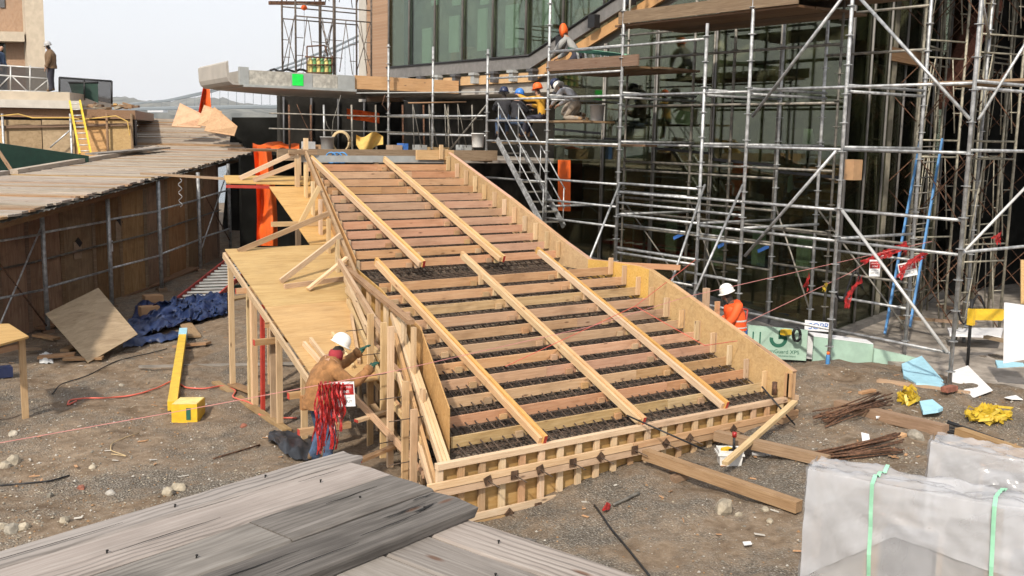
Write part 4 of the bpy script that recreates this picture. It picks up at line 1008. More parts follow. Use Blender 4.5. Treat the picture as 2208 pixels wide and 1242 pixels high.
# platforms: planks with brown toe boards
def platform(x0,x1,y0,y1,z,toe=None,mat='board_brown',n=4):
    w_=(x1-x0)/n
    for k in range(n): beam('scaffold_plank',Vector((x0+w_*(k+.5),y0+random.uniform(-.15,.1),z+random.uniform(0,.01))),Vector((x0+w_*(k+.5),y1+random.uniform(-.1,.2),z)),w_-.015,.045,mat,sc)
    if toe: beam('toe_board',Vector((x0-.03,y0,z+toe/2+.03)),Vector((x0-.03,y1,z+toe/2+.03)),.04,toe,mat,sc)
platform(XO+.02,XI-.2,2.2,7.15,7.20,.26); platform(XO+.02,XI-.2,1.2,4.6,7.42,.0)
platform(XO+.02,XI-.4,6.46,9.75,6.28,.24)
platform(XO+.25,XO+1.3,8.7,10.9,5.12,0,'board_timber',3)
platform(XO+.1,XO+1.2,7.2,12.2,4.58,0,'board_brown',3)
platform(XO+2.6,XI+1.9,-.9,1.2,5.9,0,'board_timber',3)
# ---- aluminium scaffold stair
ss=thing('scaffold_stair','aluminium scaffold stair with handrails beside the upper flight','stair',HX(1180,490,8.2))
a0,a1=HX(1072,300,8.25),HX(1172,490,8.25)
for dx in (0,.62):
    o_=Vector((dx,0,0)); beam('stringer',a0+o_,a1+o_,.05,.13,'galv',ss)
    for hh_ in (.45,.9): tube('handrail',a0+o_+UP*hh_,a1+o_+UP*hh_,.017,'galv',ss,6)
    for f_ in (.02,.5,.98): p=a0.lerp(a1,f_)+o_; tube('baluster',p,p+UP*.9,.015,'galv',ss,6)
for i in range(9): p=a0.lerp(a1,(i+.5)/9); beam('tread',p,p+Vector((.62,0,0)),.2,.03,'galv_old',ss)
# ---- timber landing platform at the head of the flight
lp=thing('landing_platform','brown timber platform beams across the head of the stair form','platform',S(5.5,11.7,2.9))
beam('edge_beam',S(2.5,11.5,3.23),S(8.45,11.5,3.24),.07,.26,'board_timber',lp); beam('edge_beam',S(8.3,11.52,3.2),S(8.35,12.5,3.2),.07,.26,'board_timber',lp)
for k in range(5): beam('platform_plank',S(1.8,11.65+k*.24,3.32),S(8.4,11.65+k*.24,3.32),.23,.045,'board_brown',lp)
for x in (3,5,7): beam('prop',S(x,11.55,-.5),S(x,11.55,3.1),.1,.1,'board_brown',lp)
# ---- rusty frame towers on the canopy slab and shoring frames under the right building
def frame_tower(name,label,mat1,mat2,w_,d_,h_,cat='scaffold',group=None,lifts=1):
    t_=thing(name,label,cat,(0,0,0),group)
    for y in (0,d_):
        for x in (0,w_): tube('leg',(x,y,0),(x,y,h_*lifts),.03,mat1,t_,7)
        for l in range(lifts):
            b0=l*h_
            for z in (h_*.97,h_*.80): tube('header',(0,y,b0+z),(w_,y,b0+z),.02,mat1,t_,6)
            tube('knee_brace',(w_*.12,y,b0+.1),(w_*.30,y,b0+h_*.8),.014,mat1,t_,5); tube('knee_brace',(w_*.88,y,b0+.1),(w_*.70,y,b0+h_*.8),.014,mat1,t_,5)
            for z in (.25,.5): tube('rung',(0,y,b0+h_*z),(w_*.2,y,b0+h_*z),.012,mat1,t_,5); tube('rung',(w_,y,b0+h_*z),(w_*.8,y,b0+h_*z),.012,mat1,t_,5)
    for l in range(lifts):
        for x in (0,w_):
            tube('cross_brace',(x,0,l*h_+.2),(x,d_,l*h_+h_*.85),.013,mat2,t_,5); tube('cross_brace',(x,d_,l*h_+.2),(x,0,l*h_+h_*.85),.013,mat2,t_,5)
    return t_
ft=frame_tower('scaffold_tower','rusty frame scaffold tower standing on the canopy slab, left of the pair','frame_rust','frame_rust',1.22,1.0,2.05,lifts=2)
tw1=S(6.0,18.5,5.46); ft.location=tw1
ft2=copy_tree(ft,S(7.26,18.5,5.46),0,'rusty frame scaffold tower beside the brick pier, right of the pair')
for o_ in (ft,ft2): o_['group']='rusty frame towers on the canopy slab'
pb=beam('spreader_beam',S(5.4,19.0,7.46),S(7.15,19.0,7.60),.12,.10,'rust_steel'); tag(pb,'rusty steel beam laid across the top of the frame towers','beam')
hk=MB().lathe([(.0,-.08),(.07,-.05),(.1,0),(.07,.06),(.0,.1)],S(6.45,18.9,7.40),10).build('hoist_block','hat_orange',None,True); tag(hk,'orange hoist block hanging from the tower beam','hoist')
MB().tube(S(6.45,18.9,6.3),S(6.45,18.9,7.35),.006,4).build('chain','black_metal',hk)
sh=frame_tower('shoring_tower','tan and rusty shoring frame tower under the building, nearest the blue ladder','frame_tan','rust_steel',1.2,1.5,2.1,lifts=4)
sh.location=S(13.0,1.2,-.30); sh.rotation_euler=(0,0,R(-12))
for o_ in sh.children: pass
sh['group']='shoring frames under the building'
for i,(x,y,a) in enumerate(((15.2,2.4,5),(16.6,.2,-18),(18.6,2.6,8),(14.6,3.4,20),(17.4,3.9,15),(20.6,1.2,0),(19.2,-.8,-10),(22.5,3.2,12))):
    copy_tree(sh,S(x,y,-.30),R(a),'weathered shoring frame tower in the dark bay, %s from the left behind the nearest tower'%['second','third','fourth','fifth','sixth','seventh','eighth','ninth'][i])

# ================================================================== PEOPLE
def lp3(a,b_,f): return Vector(a).lerp(Vector(b_),f)
STAND=dict(pelvis=(0,0,.95),spine=(0,.0,1.13),chest=(0,.0,1.33),neck=(0,.01,1.49),head0=(0,.03,1.58),head1=(0,.035,1.69),
  shL=(-.19,0,1.42),elL=(-.25,-.01,1.14),wrL=(-.26,.1,.90),shR=(.19,0,1.42),elR=(.25,-.01,1.14),wrR=(.26,.1,.90),
  hipL=(-.10,0,.90),knL=(-.11,.03,.50),anL=(-.12,-.02,.09),toL=(-.13,.17,.04),hipR=(.10,0,.90),knR=(.11,.03,.50),anR=(.12,-.02,.09),toR=(.13,.17,.04))
def person(label, loc, face, pose, top='jacket_dark', legs='jeans', hands='skin', skin='skin', boots='boot', hat='hat_white', hatkind='hard', bulk=1.0, vest=None, extra=None, jacket=False):
    J={k:Vector(v) for k,v in STAND.items()}; J.update({k:Vector(v) for k,v in pose.items()})
    f=Vector(face); f.z=0; f.normalize(); Mx=Matrix((Vector((f.y,-f.x,0)),f,UP)).transposed().to_4x4(); Mx.translation=Vector(loc)
    V=[];E_=[];Rd=[];Tg=[]
    idx={}
    def add(n,p,r_,tg,par=None,ry=None):
        idx[n]=len(V); V.append(Vector(p)); Rd.append((r_,ry or r_)); Tg.append(tg)
        if par: E_.append((idx[par],idx[n]))
    b=bulk
    add('pelvis',J['pelvis'],.150*b,'legs',None,.125*b); add('spine',J['spine'],.150*b,'top','pelvis',.125*b); add('chest',J['chest'],.165*b,'top','spine',.13*b)
    add('upper',J['chest'].lerp(J['neck'],.55),.125*b,'top','chest',.105*b); add('neck',J['chest'].lerp(J['neck'],.95),.062,'skin','upper'); add('head0',J['head0'],.078,'skin','neck',.088); add('head1',J['head1'],.080,'skin','head0',.095)
    hf=(J['head1']-J['neck']).normalized(); fd_=Vector((0,1,0)); fd_=(fd_-hf*fd_.dot(hf)).normalized()
    if 'look' in pose: fd_=Vector(pose['look']).normalized()
    add('nose',J['head0']+fd_*.10+hf*.03,.016,'skin','head0')
    for s_,sg in (('L',-1),('R',1)):
        add('sh'+s_,J['sh'+s_],.095*b,'top','upper'); add('el'+s_,J['el'+s_],.072*b,'top','sh'+s_); add('wr'+s_,J['wr'+s_],.052*b,'top','el'+s_)
        d=(J['wr'+s_]-J['el'+s_]).normalized(); h=J['wr'+s_]+d*.085; add('pa'+s_,h,.038,'hand','wr'+s_,.026)
        side=d.cross(UP)
        if side.length<.2: side=d.cross(Vector((0,1,0)))
        side.normalize(); dn=side.cross(d).normalized()
        for k,(o_,l_) in enumerate(((-.03,.058),(-.010,.07),(.012,.066),(.032,.05))):
            base=h+d*.035+side*o_; add('f%d%s'%(k,s_),base,.0115,'hand','pa'+s_); add('g%d%s'%(k,s_),base+d*l_*.6-dn*.008,.0105,'hand','f%d%s'%(k,s_)); add('h%d%s'%(k,s_),base+d*l_-dn*.03,.009,'hand','g%d%s'%(k,s_))
        add('t0'+s_,h-side*sg*-.0+side*(-.05 if s_=='R' else .05)*1.0+d*.0,.0125,'hand','pa'+s_); add('t1'+s_,h+side*(-.065 if s_=='R' else .065)+d*.045,.0105,'hand','t0'+s_)
        add('hip'+s_,J['hip'+s_],.105*b,'legs','pelvis'); add('kn'+s_,J['kn'+s_],.078*b,'legs','hip'+s_); add('an'+s_,J['an'+s_],.062,'legs','kn'+s_); add('to'+s_,J['to'+s_],.05,'boot','an'+s_,.042)
        # a heel behind the ankle
        add('he'+s_,J['an'+s_]-(J['to'+s_]-J['an'+s_])*.28,.045,'boot','an'+s_)
    me=bpy.data.meshes.new('m'); me.from_pydata([tuple(v) for v in V],E_,[]); o=bpy.data.objects.new('tmp',me); COL.objects.link(o)
    sk=o.modifiers.new('s','SKIN'); sk.use_smooth_shade=True; sk.branch_smoothing=.6
    sv=me.skin_vertices[0].data
    for i,(r_,ry) in enumerate(Rd): sv[i].radius=(r_,ry); sv[i].use_root=(i==0)
    sb=o.modifiers.new('u','SUBSURF'); sb.levels=1; sb.render_levels=1
    dg=bpy.context.evaluated_depsgraph_get(); nm=bpy.data.meshes.new_from_object(o.evaluated_get(dg)); bpy.data.objects.remove(o)
    slots=dict(top=top,legs=legs,skin=skin,hand=hands,boot=boots,hair='beard'); order=list(slots); nm.materials.clear()
    for k in order: nm.materials.append(MATS[slots[k]])
    segs=[(V[a],V[c],Tg[c] if Tg[c]!='top' or Tg[a]=='top' else Tg[c],Tg[a]) for a,c in E_]
    for p in nm.polygons:
        q=p.center; best=9; bt='top'
        for (a,c,tg,ta) in segs:
            d=c-a; L=d.length_squared; f_=max(0,min(1,(q-a).dot(d)/L if L else 0)); ds=(q-(a+d*f_)).length
            if ds<best: best=ds; bt=tg if f_>.45 else ta
        if bt=='skin':
            dq=q-J['head0']
            if dq.dot(hf)>-.045 and dq.dot(fd_)<.012: bt='hair'
        p.material_index=order.index(bt); p.use_smooth=True
    ob=bpy.data.objects.new('person',nm); COL.objects.link(ob); ob.matrix_basis=Mx; tag(ob,label,'person')
    # hat
    hc=J['head1']; hz_=hf; hy=fd_; hx=hy.cross(hz_).normalized(); Hm=Matrix((hx,hy,hz_)).transposed().to_4x4(); Hm.translation=hc+hz_*.015
    mb=MB()
    if hatkind=='hard':
        mb.lathe([(.118,-.03),(.126,-.01),(.126,.02),(.119,.055),(.102,.09),(.074,.117),(.038,.132),(.004,.136)],(0,0,0),20); mb.lathe([(.116,-.034),(.152,-.036),(.155,-.028),(.120,-.014)],(0,.014,0),20)
    elif hatkind=='hood': mb.lathe([(.10,-.17),(.125,-.12),(.132,-.04),(.118,.03),(.075,.075),(.0,.09)],(0,-.01,0),14)
    Vh=[Mx@Hm@v for v in mb.v]; mb.v=Vh
    if hat: mb.build({'hard':'hard_hat','hood':'hood'}[hatkind],hat,ob,True)
    if hat is None or hatkind=='hard':
        eb=MB()
        for sx in (-.03,.03):
            c=Mx@(J['head0']+fd_*.088+hx*sx+hf*.055); eb.lathe([(0,-.009),(.009,0),(0,.009)],c,6)
        eb.build('eyes','beard',ob); 
    if jacket:
        prof_=[(J['pelvis']+Vector((0,-.01,-.10)),.215,.195),(J['pelvis']+Vector((0,-.01,-.02)),.218,.20),(J['pelvis'].lerp(J['spine'],.5),.205,.185),(J['spine'],.215,.19),(J['spine'].lerp(J['chest'],.5),.23,.195),(J['chest'],.245,.195),(J['chest'].lerp(J['neck'],.4),.23,.17),(J['chest'].lerp(J['neck'],.72),.165,.13),(J['chest'].lerp(J['neck'],.98),.095,.095),(J['neck']+Vector((0,.015,.03)),.088,.09)]
        vb=MB(); n=28; rs=[]
        for i_,(c_,ax_,ay_) in enumerate(prof_):
            rr_=[]
            for k in range(n):
                an=2*math.pi*k/n; f_=1+.075*noise.noise((math.cos(an)*2.2,math.sin(an)*2.2,i_*.9))+.05*noise.noise((an*2.5,i_*2.3,4))
                rr_.append(Mx@(Vector(c_)+Vector((ax_*f_*math.cos(an),ay_*f_*math.sin(an),.02*noise.noise((an,i_,7))))))
            rs.append(rr_)
        vb.add(sum(rs,[]),[(i_*n+k,i_*n+(k+1)%n,(i_+1)*n+(k+1)%n,(i_+1)*n+k) for i_ in range(len(rs)-1) for k in range(n)]); vb.build('jacket',top,ob,True)
        for s_ in 'LR':
            a_,b2_=J['el'+s_],J['wr'+s_]; cf=MB(); d_=(b2_-a_).normalized(); cf.tube(Mx@(b2_-d_*.05),Mx@(b2_+d_*.02),.068,12,r2=.072); cf.build('cuff',top,ob,True)
    if vest:
        vb=MB(); pts=[]
        def ringv(c,ax,ay,n=18): return [Mx@(Vector(c)+Vector((ax*math.cos(2*math.pi*k/n),ay*math.sin(2*math.pi*k/n),0))) for k in range(n)]
        rs=[ringv(J['pelvis']+Vector((0,0,.02)),.185*b,.165*b),ringv(J['spine'],.19*b,.165*b),ringv(J['chest'],.20*b,.172*b),ringv(J['chest']+(J['neck']-J['chest'])*.55,.18*b,.14*b),ringv(J['neck']-(J['neck']-J['chest'])*.22,.10,.09)]
        n=18; vb.add(sum(rs,[]),[(i*n+k,i*n+(k+1)%n,(i+1)*n+(k+1)%n,(i+1)*n+k) for i in range(len(rs)-1) for k in range(n)]); vv=vb.build('vest',vest,ob,True)
        sb_=MB()
        for f0,f1 in ((.35,.5),(1.15,1.3)):
            def lerp_ring(f_): i=min(int(f_),len(rs)-2); return [(rs[i][k].lerp(rs[i+1][k],f_-i)) for k in range(n)]
            c=Mx@J['spine']; a=[q+(q-c).normalized()*.006 for q in lerp_ring(f0)]; d=[q+(q-c).normalized()*.006 for q in lerp_ring(f1)]
            sb_.add(a+d,[(k,(k+1)%n,n+(k+1)%n,n+k) for k in range(n)])
        st_=sb_.build('reflective_band','reflective',vv); st_['kind']='stuff'
    return ob, Mx, J
# worker in the tan jacket reaching into the formwork
w1=AT(692,960,13.25); w1.z=.36
face1=R0*.86+F0*.5
wp,Mw,Jw=person('worker in tan jacket, white hard hat and green gloves reaching into the stair form',w1,face1,
  dict(pelvis=(0,-.03,.92),spine=(0,.0,1.10),chest=(0,.08,1.28),neck=(0,.17,1.46),head0=(0,.24,1.53),head1=(0,.28,1.64),
       shL=(-.21,.13,1.37),elL=(-.27,.40,1.28),wrL=(-.17,.60,1.46),shR=(.22,.09,1.34),elR=(.31,.34,1.14),wrR=(.20,.60,1.30),
       hipL=(-.10,-.04,.88),knL=(-.12,.06,.47),anL=(-.13,-.08,.09),toL=(-.14,.12,.04),hipR=(.10,-.04,.88),knR=(.12,.10,.48),anR=(.14,.02,.09),toR=(.15,.22,.04)),
  'jacket_tan','jeans','glove_green','skin','boot','hat_white',bulk=1.22,jacket=True)
MB().lathe([(.085,-.06),(.098,.0),(.092,.05),(.07,.08)],Mw@Vector((0,.215,1.485)),14).build('bandana','bandana',wp,True)
MB().box(Mw@Vector((-.18,-.14,.84))-Vector((.07,.04,.09)),Mw@Vector((-.18,-.14,.84))+Vector((.07,.04,.10))).build('tool_pouch','leather',wp)
# worker in the orange vest behind the right wall
w2=AT(1586,760,17.9); w2.z=.50
person('worker in orange vest and white hard hat behind the right side of the stair form',w2,R0*-.95+F0*.1,
  dict(spine=(0,.02,1.10),chest=(0,.06,1.28),neck=(0,.12,1.44),head0=(0,.18,1.52),head1=(0,.20,1.63),look=(0,.9,-.35),elL=(-.25,.14,1.12),wrL=(-.2,.36,1.08),elR=(.25,.14,1.12),wrR=(.2,.36,1.05)),
  'vest_orange','trousers_dark','skin_dark','skin_dark','boot','hat_white',vest='vest_orange',bulk=1.08)
SIT=dict(pelvis=(0,0,.42),spine=(0,.0,.60),chest=(0,.06,.80),neck=(0,.10,.96),head0=(0,.13,1.04),head1=(0,.15,1.15),shL=(-.19,.05,.89),shR=(.19,.05,.89),elL=(-.25,.2,.68),elR=(.25,.2,.68),wrL=(-.18,.4,.72),wrR=(.18,.4,.72),
  hipL=(-.1,0,.40),hipR=(.1,0,.40),knL=(-.13,.42,.42),knR=(.13,.42,.42),anL=(-.13,.42,.06),anR=(.13,.44,.06),toL=(-.13,.60,.03),toR=(.13,.62,.03))
KNEEL=dict(pelvis=(0,-.1,.45),spine=(0,.02,.60),chest=(0,.2,.72),neck=(0,.36,.78),head0=(0,.44,.80),head1=(0,.52,.86),look=(0,.5,-.8),shL=(-.19,.26,.74),shR=(.19,.26,.74),elL=(-.22,.42,.52),elR=(.22,.42,.52),wrL=(-.15,.58,.42),wrR=(.15,.58,.42),
  hipL=(-.1,-.1,.42),hipR=(.1,-.1,.42),knL=(-.14,.18,.07),knR=(.14,.18,.07),anL=(-.14,-.24,.07),anR=(.14,-.24,.07),toL=(-.14,-.38,.04),toR=(.14,-.38,.04))
def seat(px,py,x,zh,**k): p=HX(px,py,x); return Vector((p.x,p.y,p.z-zh))
p=HX(1088,192,9.05); person('seated worker in dark jacket and navy hard hat, leftmost on the scaffold',Vector((p.x,p.y,p.z-1.22)),Vector((.5,.9,0)),SIT,'jacket_dark','jeans','skin','skin','boot','hat_navy')
p=HX(1112,196,9.25); person('seated worker with bright blue hard hat and dark jacket on the scaffold',Vector((p.x,p.y,p.z-1.22)),Vector((.9,.2,0)),SIT,'jacket_dark','jeans','skin','skin','boot','hat_blue')
p=HX(1170,184,9.35); person('worker in yellow hoodie and orange hard hat sitting with legs hanging off the scaffold',Vector((p.x,p.y,p.z-1.22)),Vector((-.35,1,0)),dict(SIT,knL=(-.13,.40,.38),knR=(.13,.42,.38),anL=(-.13,.46,-.02),anR=(.13,.52,-.02),toL=(-.13,.66,-.05),toR=(.13,.72,-.05),wrL=(-.2,.55,.95),elL=(-.25,.3,.85)),'hoodie_yellow','trousers_dark','skin','skin','boot_tan','hat_orange')
p=HX(1237,262,9.6); person('kneeling worker in white shirt and khaki trousers on the scaffold planks',Vector((p.x,p.y,5.15)),Vector((-.2,1,0)),KNEEL,'shirt_white','trousers_khaki','skin','skin','boot_tan','hat_white')
p=HX(1232,205,10.3); person('crouching worker in dark clothes in the shade below the upper scaffold platform',Vector((p.x,p.y,p.z-.55)),Vector((-.3,1,0)),KNEEL,'jacket_dark','trousers_khaki','skin','skin','boot','hat_navy')
p=HX(1240,80,9.6); person('worker with orange hood and gray jacket bending over on the upper scaffold platform',Vector((p.x,p.y,6.31)),Vector((-.3,1,0)),dict(KNEEL,head0=(0,.34,.98),head1=(0,.38,1.08),neck=(0,.30,.92),chest=(0,.16,.78)),'shirt_gray','trousers_dark','skin','skin','boot','hat_orange','hood')
p=AT(112,192,38.2); person('worker in brown jacket and gray hard hat standing at the terrace railing',Vector((p.x,p.y,zt)),F0*-.2-R0*1,dict(head0=(0,.06,1.57),head1=(0,.07,1.68)),'jacket_brown','trousers_dark','skin','skin','boot','plastic_grey',bulk=1.25,jacket=True)
p=AT(3,165,38.9); person('person in blue jacket behind the terrace railing at the left picture edge',Vector((p.x,p.y,zt)),R0,dict(),'jeans','trousers_dark','skin','skin','boot',None)

# ================================================================== OBJECTS ON THE LEFT
def tilted_sheet(name,pts,th,mat,par=None):
    P=[Vector(q) for q in pts]; n_=(P[1]-P[0]).cross(P[2]-P[0]).normalized(); return MB().prism(P,n_*th).build(name,mat,par)
# leaning plywood sheet
c0=G(190,785,.02); c1=G(297,722,.10)
ps=tilted_sheet('plywood_sheet',[c0,AT(297,722,21.2),AT(212,622,22.6),AT(98,678,21.6)],.018,'plywood_old'); tag(ps,'large plywood sheet leaning on scrap wood below the hoarding','plywood')
for k in range(5):
    a=G(random.uniform(80,140),random.uniform(735,790),.08); sc_=beam('timber_offcut',a,a+Vector((random.uniform(-.7,.7),random.uniform(-.6,.6),random.uniform(0,.15))),.2,.05,'board_timber'); tag(sc_,['split timber offcut lying against the left end of the plywood sheet','short plank offcut under the leaning plywood sheet','broken board in the scrap heap left of the plywood sheet','brown offcut lowest in the scrap heap by the hoarding','slanted offcut on top of the scrap heap by the hoarding'][k],'timber','scrap offcuts')
# work table at left edge
tb=thing('work_table','plywood work table with a single visible leg at the left edge','table',G(40,860))
p0=AT(-70,760,15.6); zt_=AT(60,725,15.6).z
q=[AT(-80,718,16.4),AT(20,716,16.6),AT(62,722,15.6),AT(-60,760,14.4)]
MB().prism([Vector((v.x,v.y,zt_)) for v in q],(0,0,-.03)).build('table_top','plywood',tb)
l0=AT(50,800,15.7); beam('leg',Vector((l0.x,l0.y,gz(l0.x,l0.y)-.05)),Vector((l0.x,l0.y,zt_-.035)),.09,.09,'lumber',tb)
l0=AT(-60,800,15.2); beam('leg',Vector((l0.x,l0.y,gz(l0.x,l0.y)-.05)),Vector((l0.x,l0.y,zt_-.035)),.09,.09,'lumber',tb)
beam('rail',AT(50,745,15.75),AT(-60,770,15.2),.04,.09,'lumber',tb)
# boxes under the table
bx=box('carton',G(8,812)+Vector((-.14,-.14,0)),G(8,812)+Vector((.14,.14,.18)),'hat_navy'); tag(bx,'small dark blue carton under the work table at the left edge','carton')
bag=cloth('plastic_bag',lambda u,v: G(85+u*30,785-v*20,.02)+UP*(.10*math.sin(u*3.1)*math.sin(v*3.1)+.05*noise.noise((u*5,v*5,2))),9,7,'plastic_white'); tag(bag,'crumpled clear plastic bag on the gravel by the scrap heap','bag')
# ladder with red rails
ld=thing('ladder','ladder with red rails and wide pale rungs lying along the hoarding','ladder',G(420,640))
r0,r1=AT(492,560,30.5),AT(345,668,24.5); r0.z=gz(r0.x,r0.y)+.30; r1.z=gz(r1.x,r1.y)+.14
wv_=R0*.9+F0*.3
for s_ in (0,1): beam('rail',r0+wv_*s_,r1+wv_*s_,.04,.12,'ladder_red',ld)
for i in range(17): p=r0.lerp(r1,(i+.4)/17); beam('rung',p+wv_*.03,p+wv_*.97,.16,.03,'aluminium',ld)
# blue tarp
def tarp(u,v):
    px=300+u*190-45*v*(1-u); py=668+18*u*0-30*u+ v*(45+32*(1-u)); g=G(px,py)
    return g+UP*(.03+.20*abs(noise.noise((u*4,v*5,1)))+.16*(.5-abs(noise.noise((u*7+v*3,v*9-u*4,4))))+.05*abs(noise.noise((u*19,v*17,6)))+.10*math.sin(min(1,v*1.6)*3.1)*math.sin(u*3.1))
tag(cloth('blue_tarp',tarp,64,48,'tarp_blue'),'crumpled dark blue tarp on the gravel beside the red ladder','tarp')
def tarp2(u,v):
    g=G(265+u*130,738+v*16-u*18); return g+UP*(.04+.10*math.sin(v*3.1)+.06*noise.noise((u*9,v*4,7)))
tag(cloth('blue_tarp',tarp2,22,6,'tarp_blue'),'twisted end of blue tarp trailing towards the plywood sheet','tarp')
for k,(px,py) in enumerate(((330,660),(322,685))):
    a=G(px,py); b2=MB().box(a-Vector((.22,.15,0)),a+Vector((.22,.15,.28))).build('cardboard_box','cardboard'); tag(b2,['crushed cardboard box at the upper left corner of the blue tarp','flattened brown carton lying left of the blue tarp'][k],'carton')
for k,(a,b_,w_,mt) in enumerate((((420,735),(400,705),.28,'board_timber'),((450,745),(378,752),.2,'board_timber'),((560,640),(470,655),.35,'board_timber'),((545,620),(455,626),.10,'green_fence'),((640,790),(300,797),.05,'board_gray'),((500,835),(560,858),.16,'board_timber'))):
    o_=beam('board',G(*a,.06),G(*b_,.06),w_,.045,mt); tag(o_,['short brown board lying under the lower edge of the blue tarp','weathered board on the gravel by the yellow beam top','wide board lying behind the plywood deck leg','dark green board on the ground behind the deck leg','thin gray batten lying across the gravel left of the deck','brown plank on the ground beside the deck leg'][k],'board')
# yellow beam and box
yb=thing('yellow_form_beam','yellow painted beam with a boxy end lying on the gravel','beam',G(390,905))
e0,e1=G(372,888,.10),G(396,735,.16); beam('shaft',e0,e1,.15,.15,'yellow_paint',yb); beam('tape_wrap',e0.lerp(e1,.90),e0.lerp(e1,1.01),.165,.165,'foam_blue',yb)
e2=G(398,912,.0); dx_=R0*.98+F0*.1; 
bb=MB().prism([e2-dx_*.20,e2+dx_*.20,e2+dx_*.20+F0*.42,e2-dx_*.20+F0*.42],UP*.30).build('end_box','yellow_paint',yb)
MB().prism([e2-dx_*.19+UP*.302,e2+dx_*.19+UP*.302,e2+dx_*.19+F0*.42+UP*.306,e2-dx_*.19+F0*.42+UP*.306],UP*.004).build('box_top','yellow_pale',yb)
lb=MB().prism([e2+dx_*.03-F0*.004+UP*.05,e2+dx_*.10-F0*.004+UP*.05,e2+dx_*.10-F0*.004+UP*.24,e2+dx_*.03-F0*.004+UP*.24],F0*-.003).build('label_plate','print_green',yb)
# air hose, pink line, cables
def gpath(pts,dz_=.02,n=6):
    out=[]
    for (a,b_) in zip(pts,pts[1:]):
        for i in range(n): f_=i/n; out.append(G(a[0]+(b_[0]-a[0])*f_,a[1]+(b_[1]-a[1])*f_,dz_))
    out.append(G(*pts[-1],dz_)); 
    # smooth
    for _ in range(2): out=[out[0]]+[(out[i-1]+out[i]*2+out[i+1])/4 for i in range(1,len(out)-1)]+[out[-1]]
    return out
def gline(name,pts,r_,mat,label,cat,dz_=.02): return tag(MB().path(gpath(pts,dz_),r_,6).build(name,mat,None,True),label,cat)
gline('air_hose',[(165,868),(145,878),(150,866),(185,862),(230,862),(290,856),(340,840),(375,822),(400,840),(440,842),(480,835),(510,845),(500,860),(540,872),(560,900),(600,905),(640,905)],.014,'hose_red','pinkish red air hose snaking over the gravel past the yellow beam','hose',.03)
gline('cable',[(0,1050),(60,1045),(110,1040),(150,1028)],.012,'black_metal','black cable on the dirt at the left edge','cable')
gline('cable',[(112,852),(130,830),(190,812),(250,780),(360,755)],.010,'black_metal','thin black cable on the gravel between the table and the yellow beam','cable')
gline('cord',[(300,935),(240,958),(238,975),(278,988),(240,982)],.006,'rope_tan','pale looped cord on the gravel in the lower left','cord')
gline('steel_rod',[(460,992),(560,962)],.012,'rust_steel','rusty rod on the dirt mound below the yellow box','rod')
# string lines across the site
s1=MB().path([AT(-30,960,10.5),AT(395,885,11.5),AT(850,800,12.4)],.0045,4).path([AT(850,800,12.4),AT(1270,705,15.0)],.0045,4).path([AT(1270,705,15),AT(1480,640,17),AT(2010,520,19.5)],.0045,4).build('string_line','twine_pink'); tag(s1,'pink string line stretched across the whole site above the stair form','string')
s2=MB().path([AT(1090,790,14.5),AT(1370,660,16.6),AT(1500,560,19)],.006,4).path([AT(1370,660,16.6),AT(1440,700,16),AT(1520,745,15.4),AT(1590,735,16.2)],.006,4).build('orange_twine','hose_red'); tag(s2,'thin orange twine draped over the right side of the riser boards','string')
s3=MB().path([AT(1600,700,19),AT(1830,590,20),AT(1900,545,20.5)],.005,4).build('string_line','twine_pink'); tag(s3,'pink string line tied to the scaffold standards by the foam boards','string')
# orange sheets
def og1(u,v):
    y=v; px=546+u*46+ (8*math.sin(v*2.2)) - 8*(1-v)*u; py=318+v*212
    return AT(px,py,25.6+.28*math.sin(u*6.3)+.25*noise.noise((u*4,v*3,1)))
tag(cloth('orange_tarp',og1,16,30,'fabric_orange'),'tall orange tarp hanging at the end of the plank walkway','tarp')
def og2(u,v): return AT(545+u*100,322-v*14+4*math.sin(u*9),31+v*1.2)+UP*(.1*noise.noise((u*5,v*5,2)))
tag(cloth('orange_tarp',og2,18,6,'fabric_orange'),'orange tarp lying flat beside the hanging one','tarp')
def og3(u,v): return AT(424+u*34*(1-v*.6)+14*v, 262-v*76,41+.6*math.sin(u*5)+.2*noise.noise((u*4,v*4,1)))
tag(cloth('orange_tarp',og3,8,14,'fabric_orange'),'upright orange cloth at the left end of the canopy slab','tarp')
def og4(u,v): return AT(748+u*70,234+v*22+10*u,34+.5*noise.noise((u*5,v*4,3)))
tag(cloth('orange_tarp',og4,12,6,'fabric_orange'),'orange cloth hanging in the shade under the canopy slab','tarp')
# plywood cut-offs standing on the deck
for k,(pts,mt,lb_) in enumerate((([(370,272),(388,222),(445,250),(432,275)],'lumber_fir','reddish plywood offcut standing on the plank deck, left of the three'),([(425,270),(440,226),(478,240),(470,275)],'plywood','yellow plywood offcut in the middle of the three standing on the deck'),([(440,282),(462,230),(512,272),(505,293)],'plywood','plywood offcut with a notched edge, right of the three on the deck'))):
    o_=tilted_sheet('plywood_offcut',[AT(px,py,39.5-.8*k+(.5 if py<240 else 0)) for px,py in pts],.03,mt); tag(o_,lb_,'plywood','plywood offcuts on the plank deck')
p0,p1=AT(308,374,25.5),AT(590,392,24.2); o_=beam('long_board',p0,p1,.2,.05,'board_timber'); tag(o_,'long board reaching from the plank walkway to the plywood deck','board')
p0,p1=AT(540,500,30),AT(530,530,29); 
# yellow ladder
yl=thing('extension_ladder','yellow extension ladder leaning on the concrete terrace','ladder',AT(175,335,37))
for (a,b_) in (((150,218),(172,332)),((172,217),(196,332))): beam('rail',AT(*a,37.3),AT(*b_,36.2),.05,.10,'ladder_yellow',yl)
for i in range(9): 
    f_=(i+.5)/9; tube('rung',AT(150,218,37.3).lerp(AT(172,332,36.2),f_),AT(172,217,37.3).lerp(AT(196,332,36.2),f_),.02,'aluminium',yl,6)
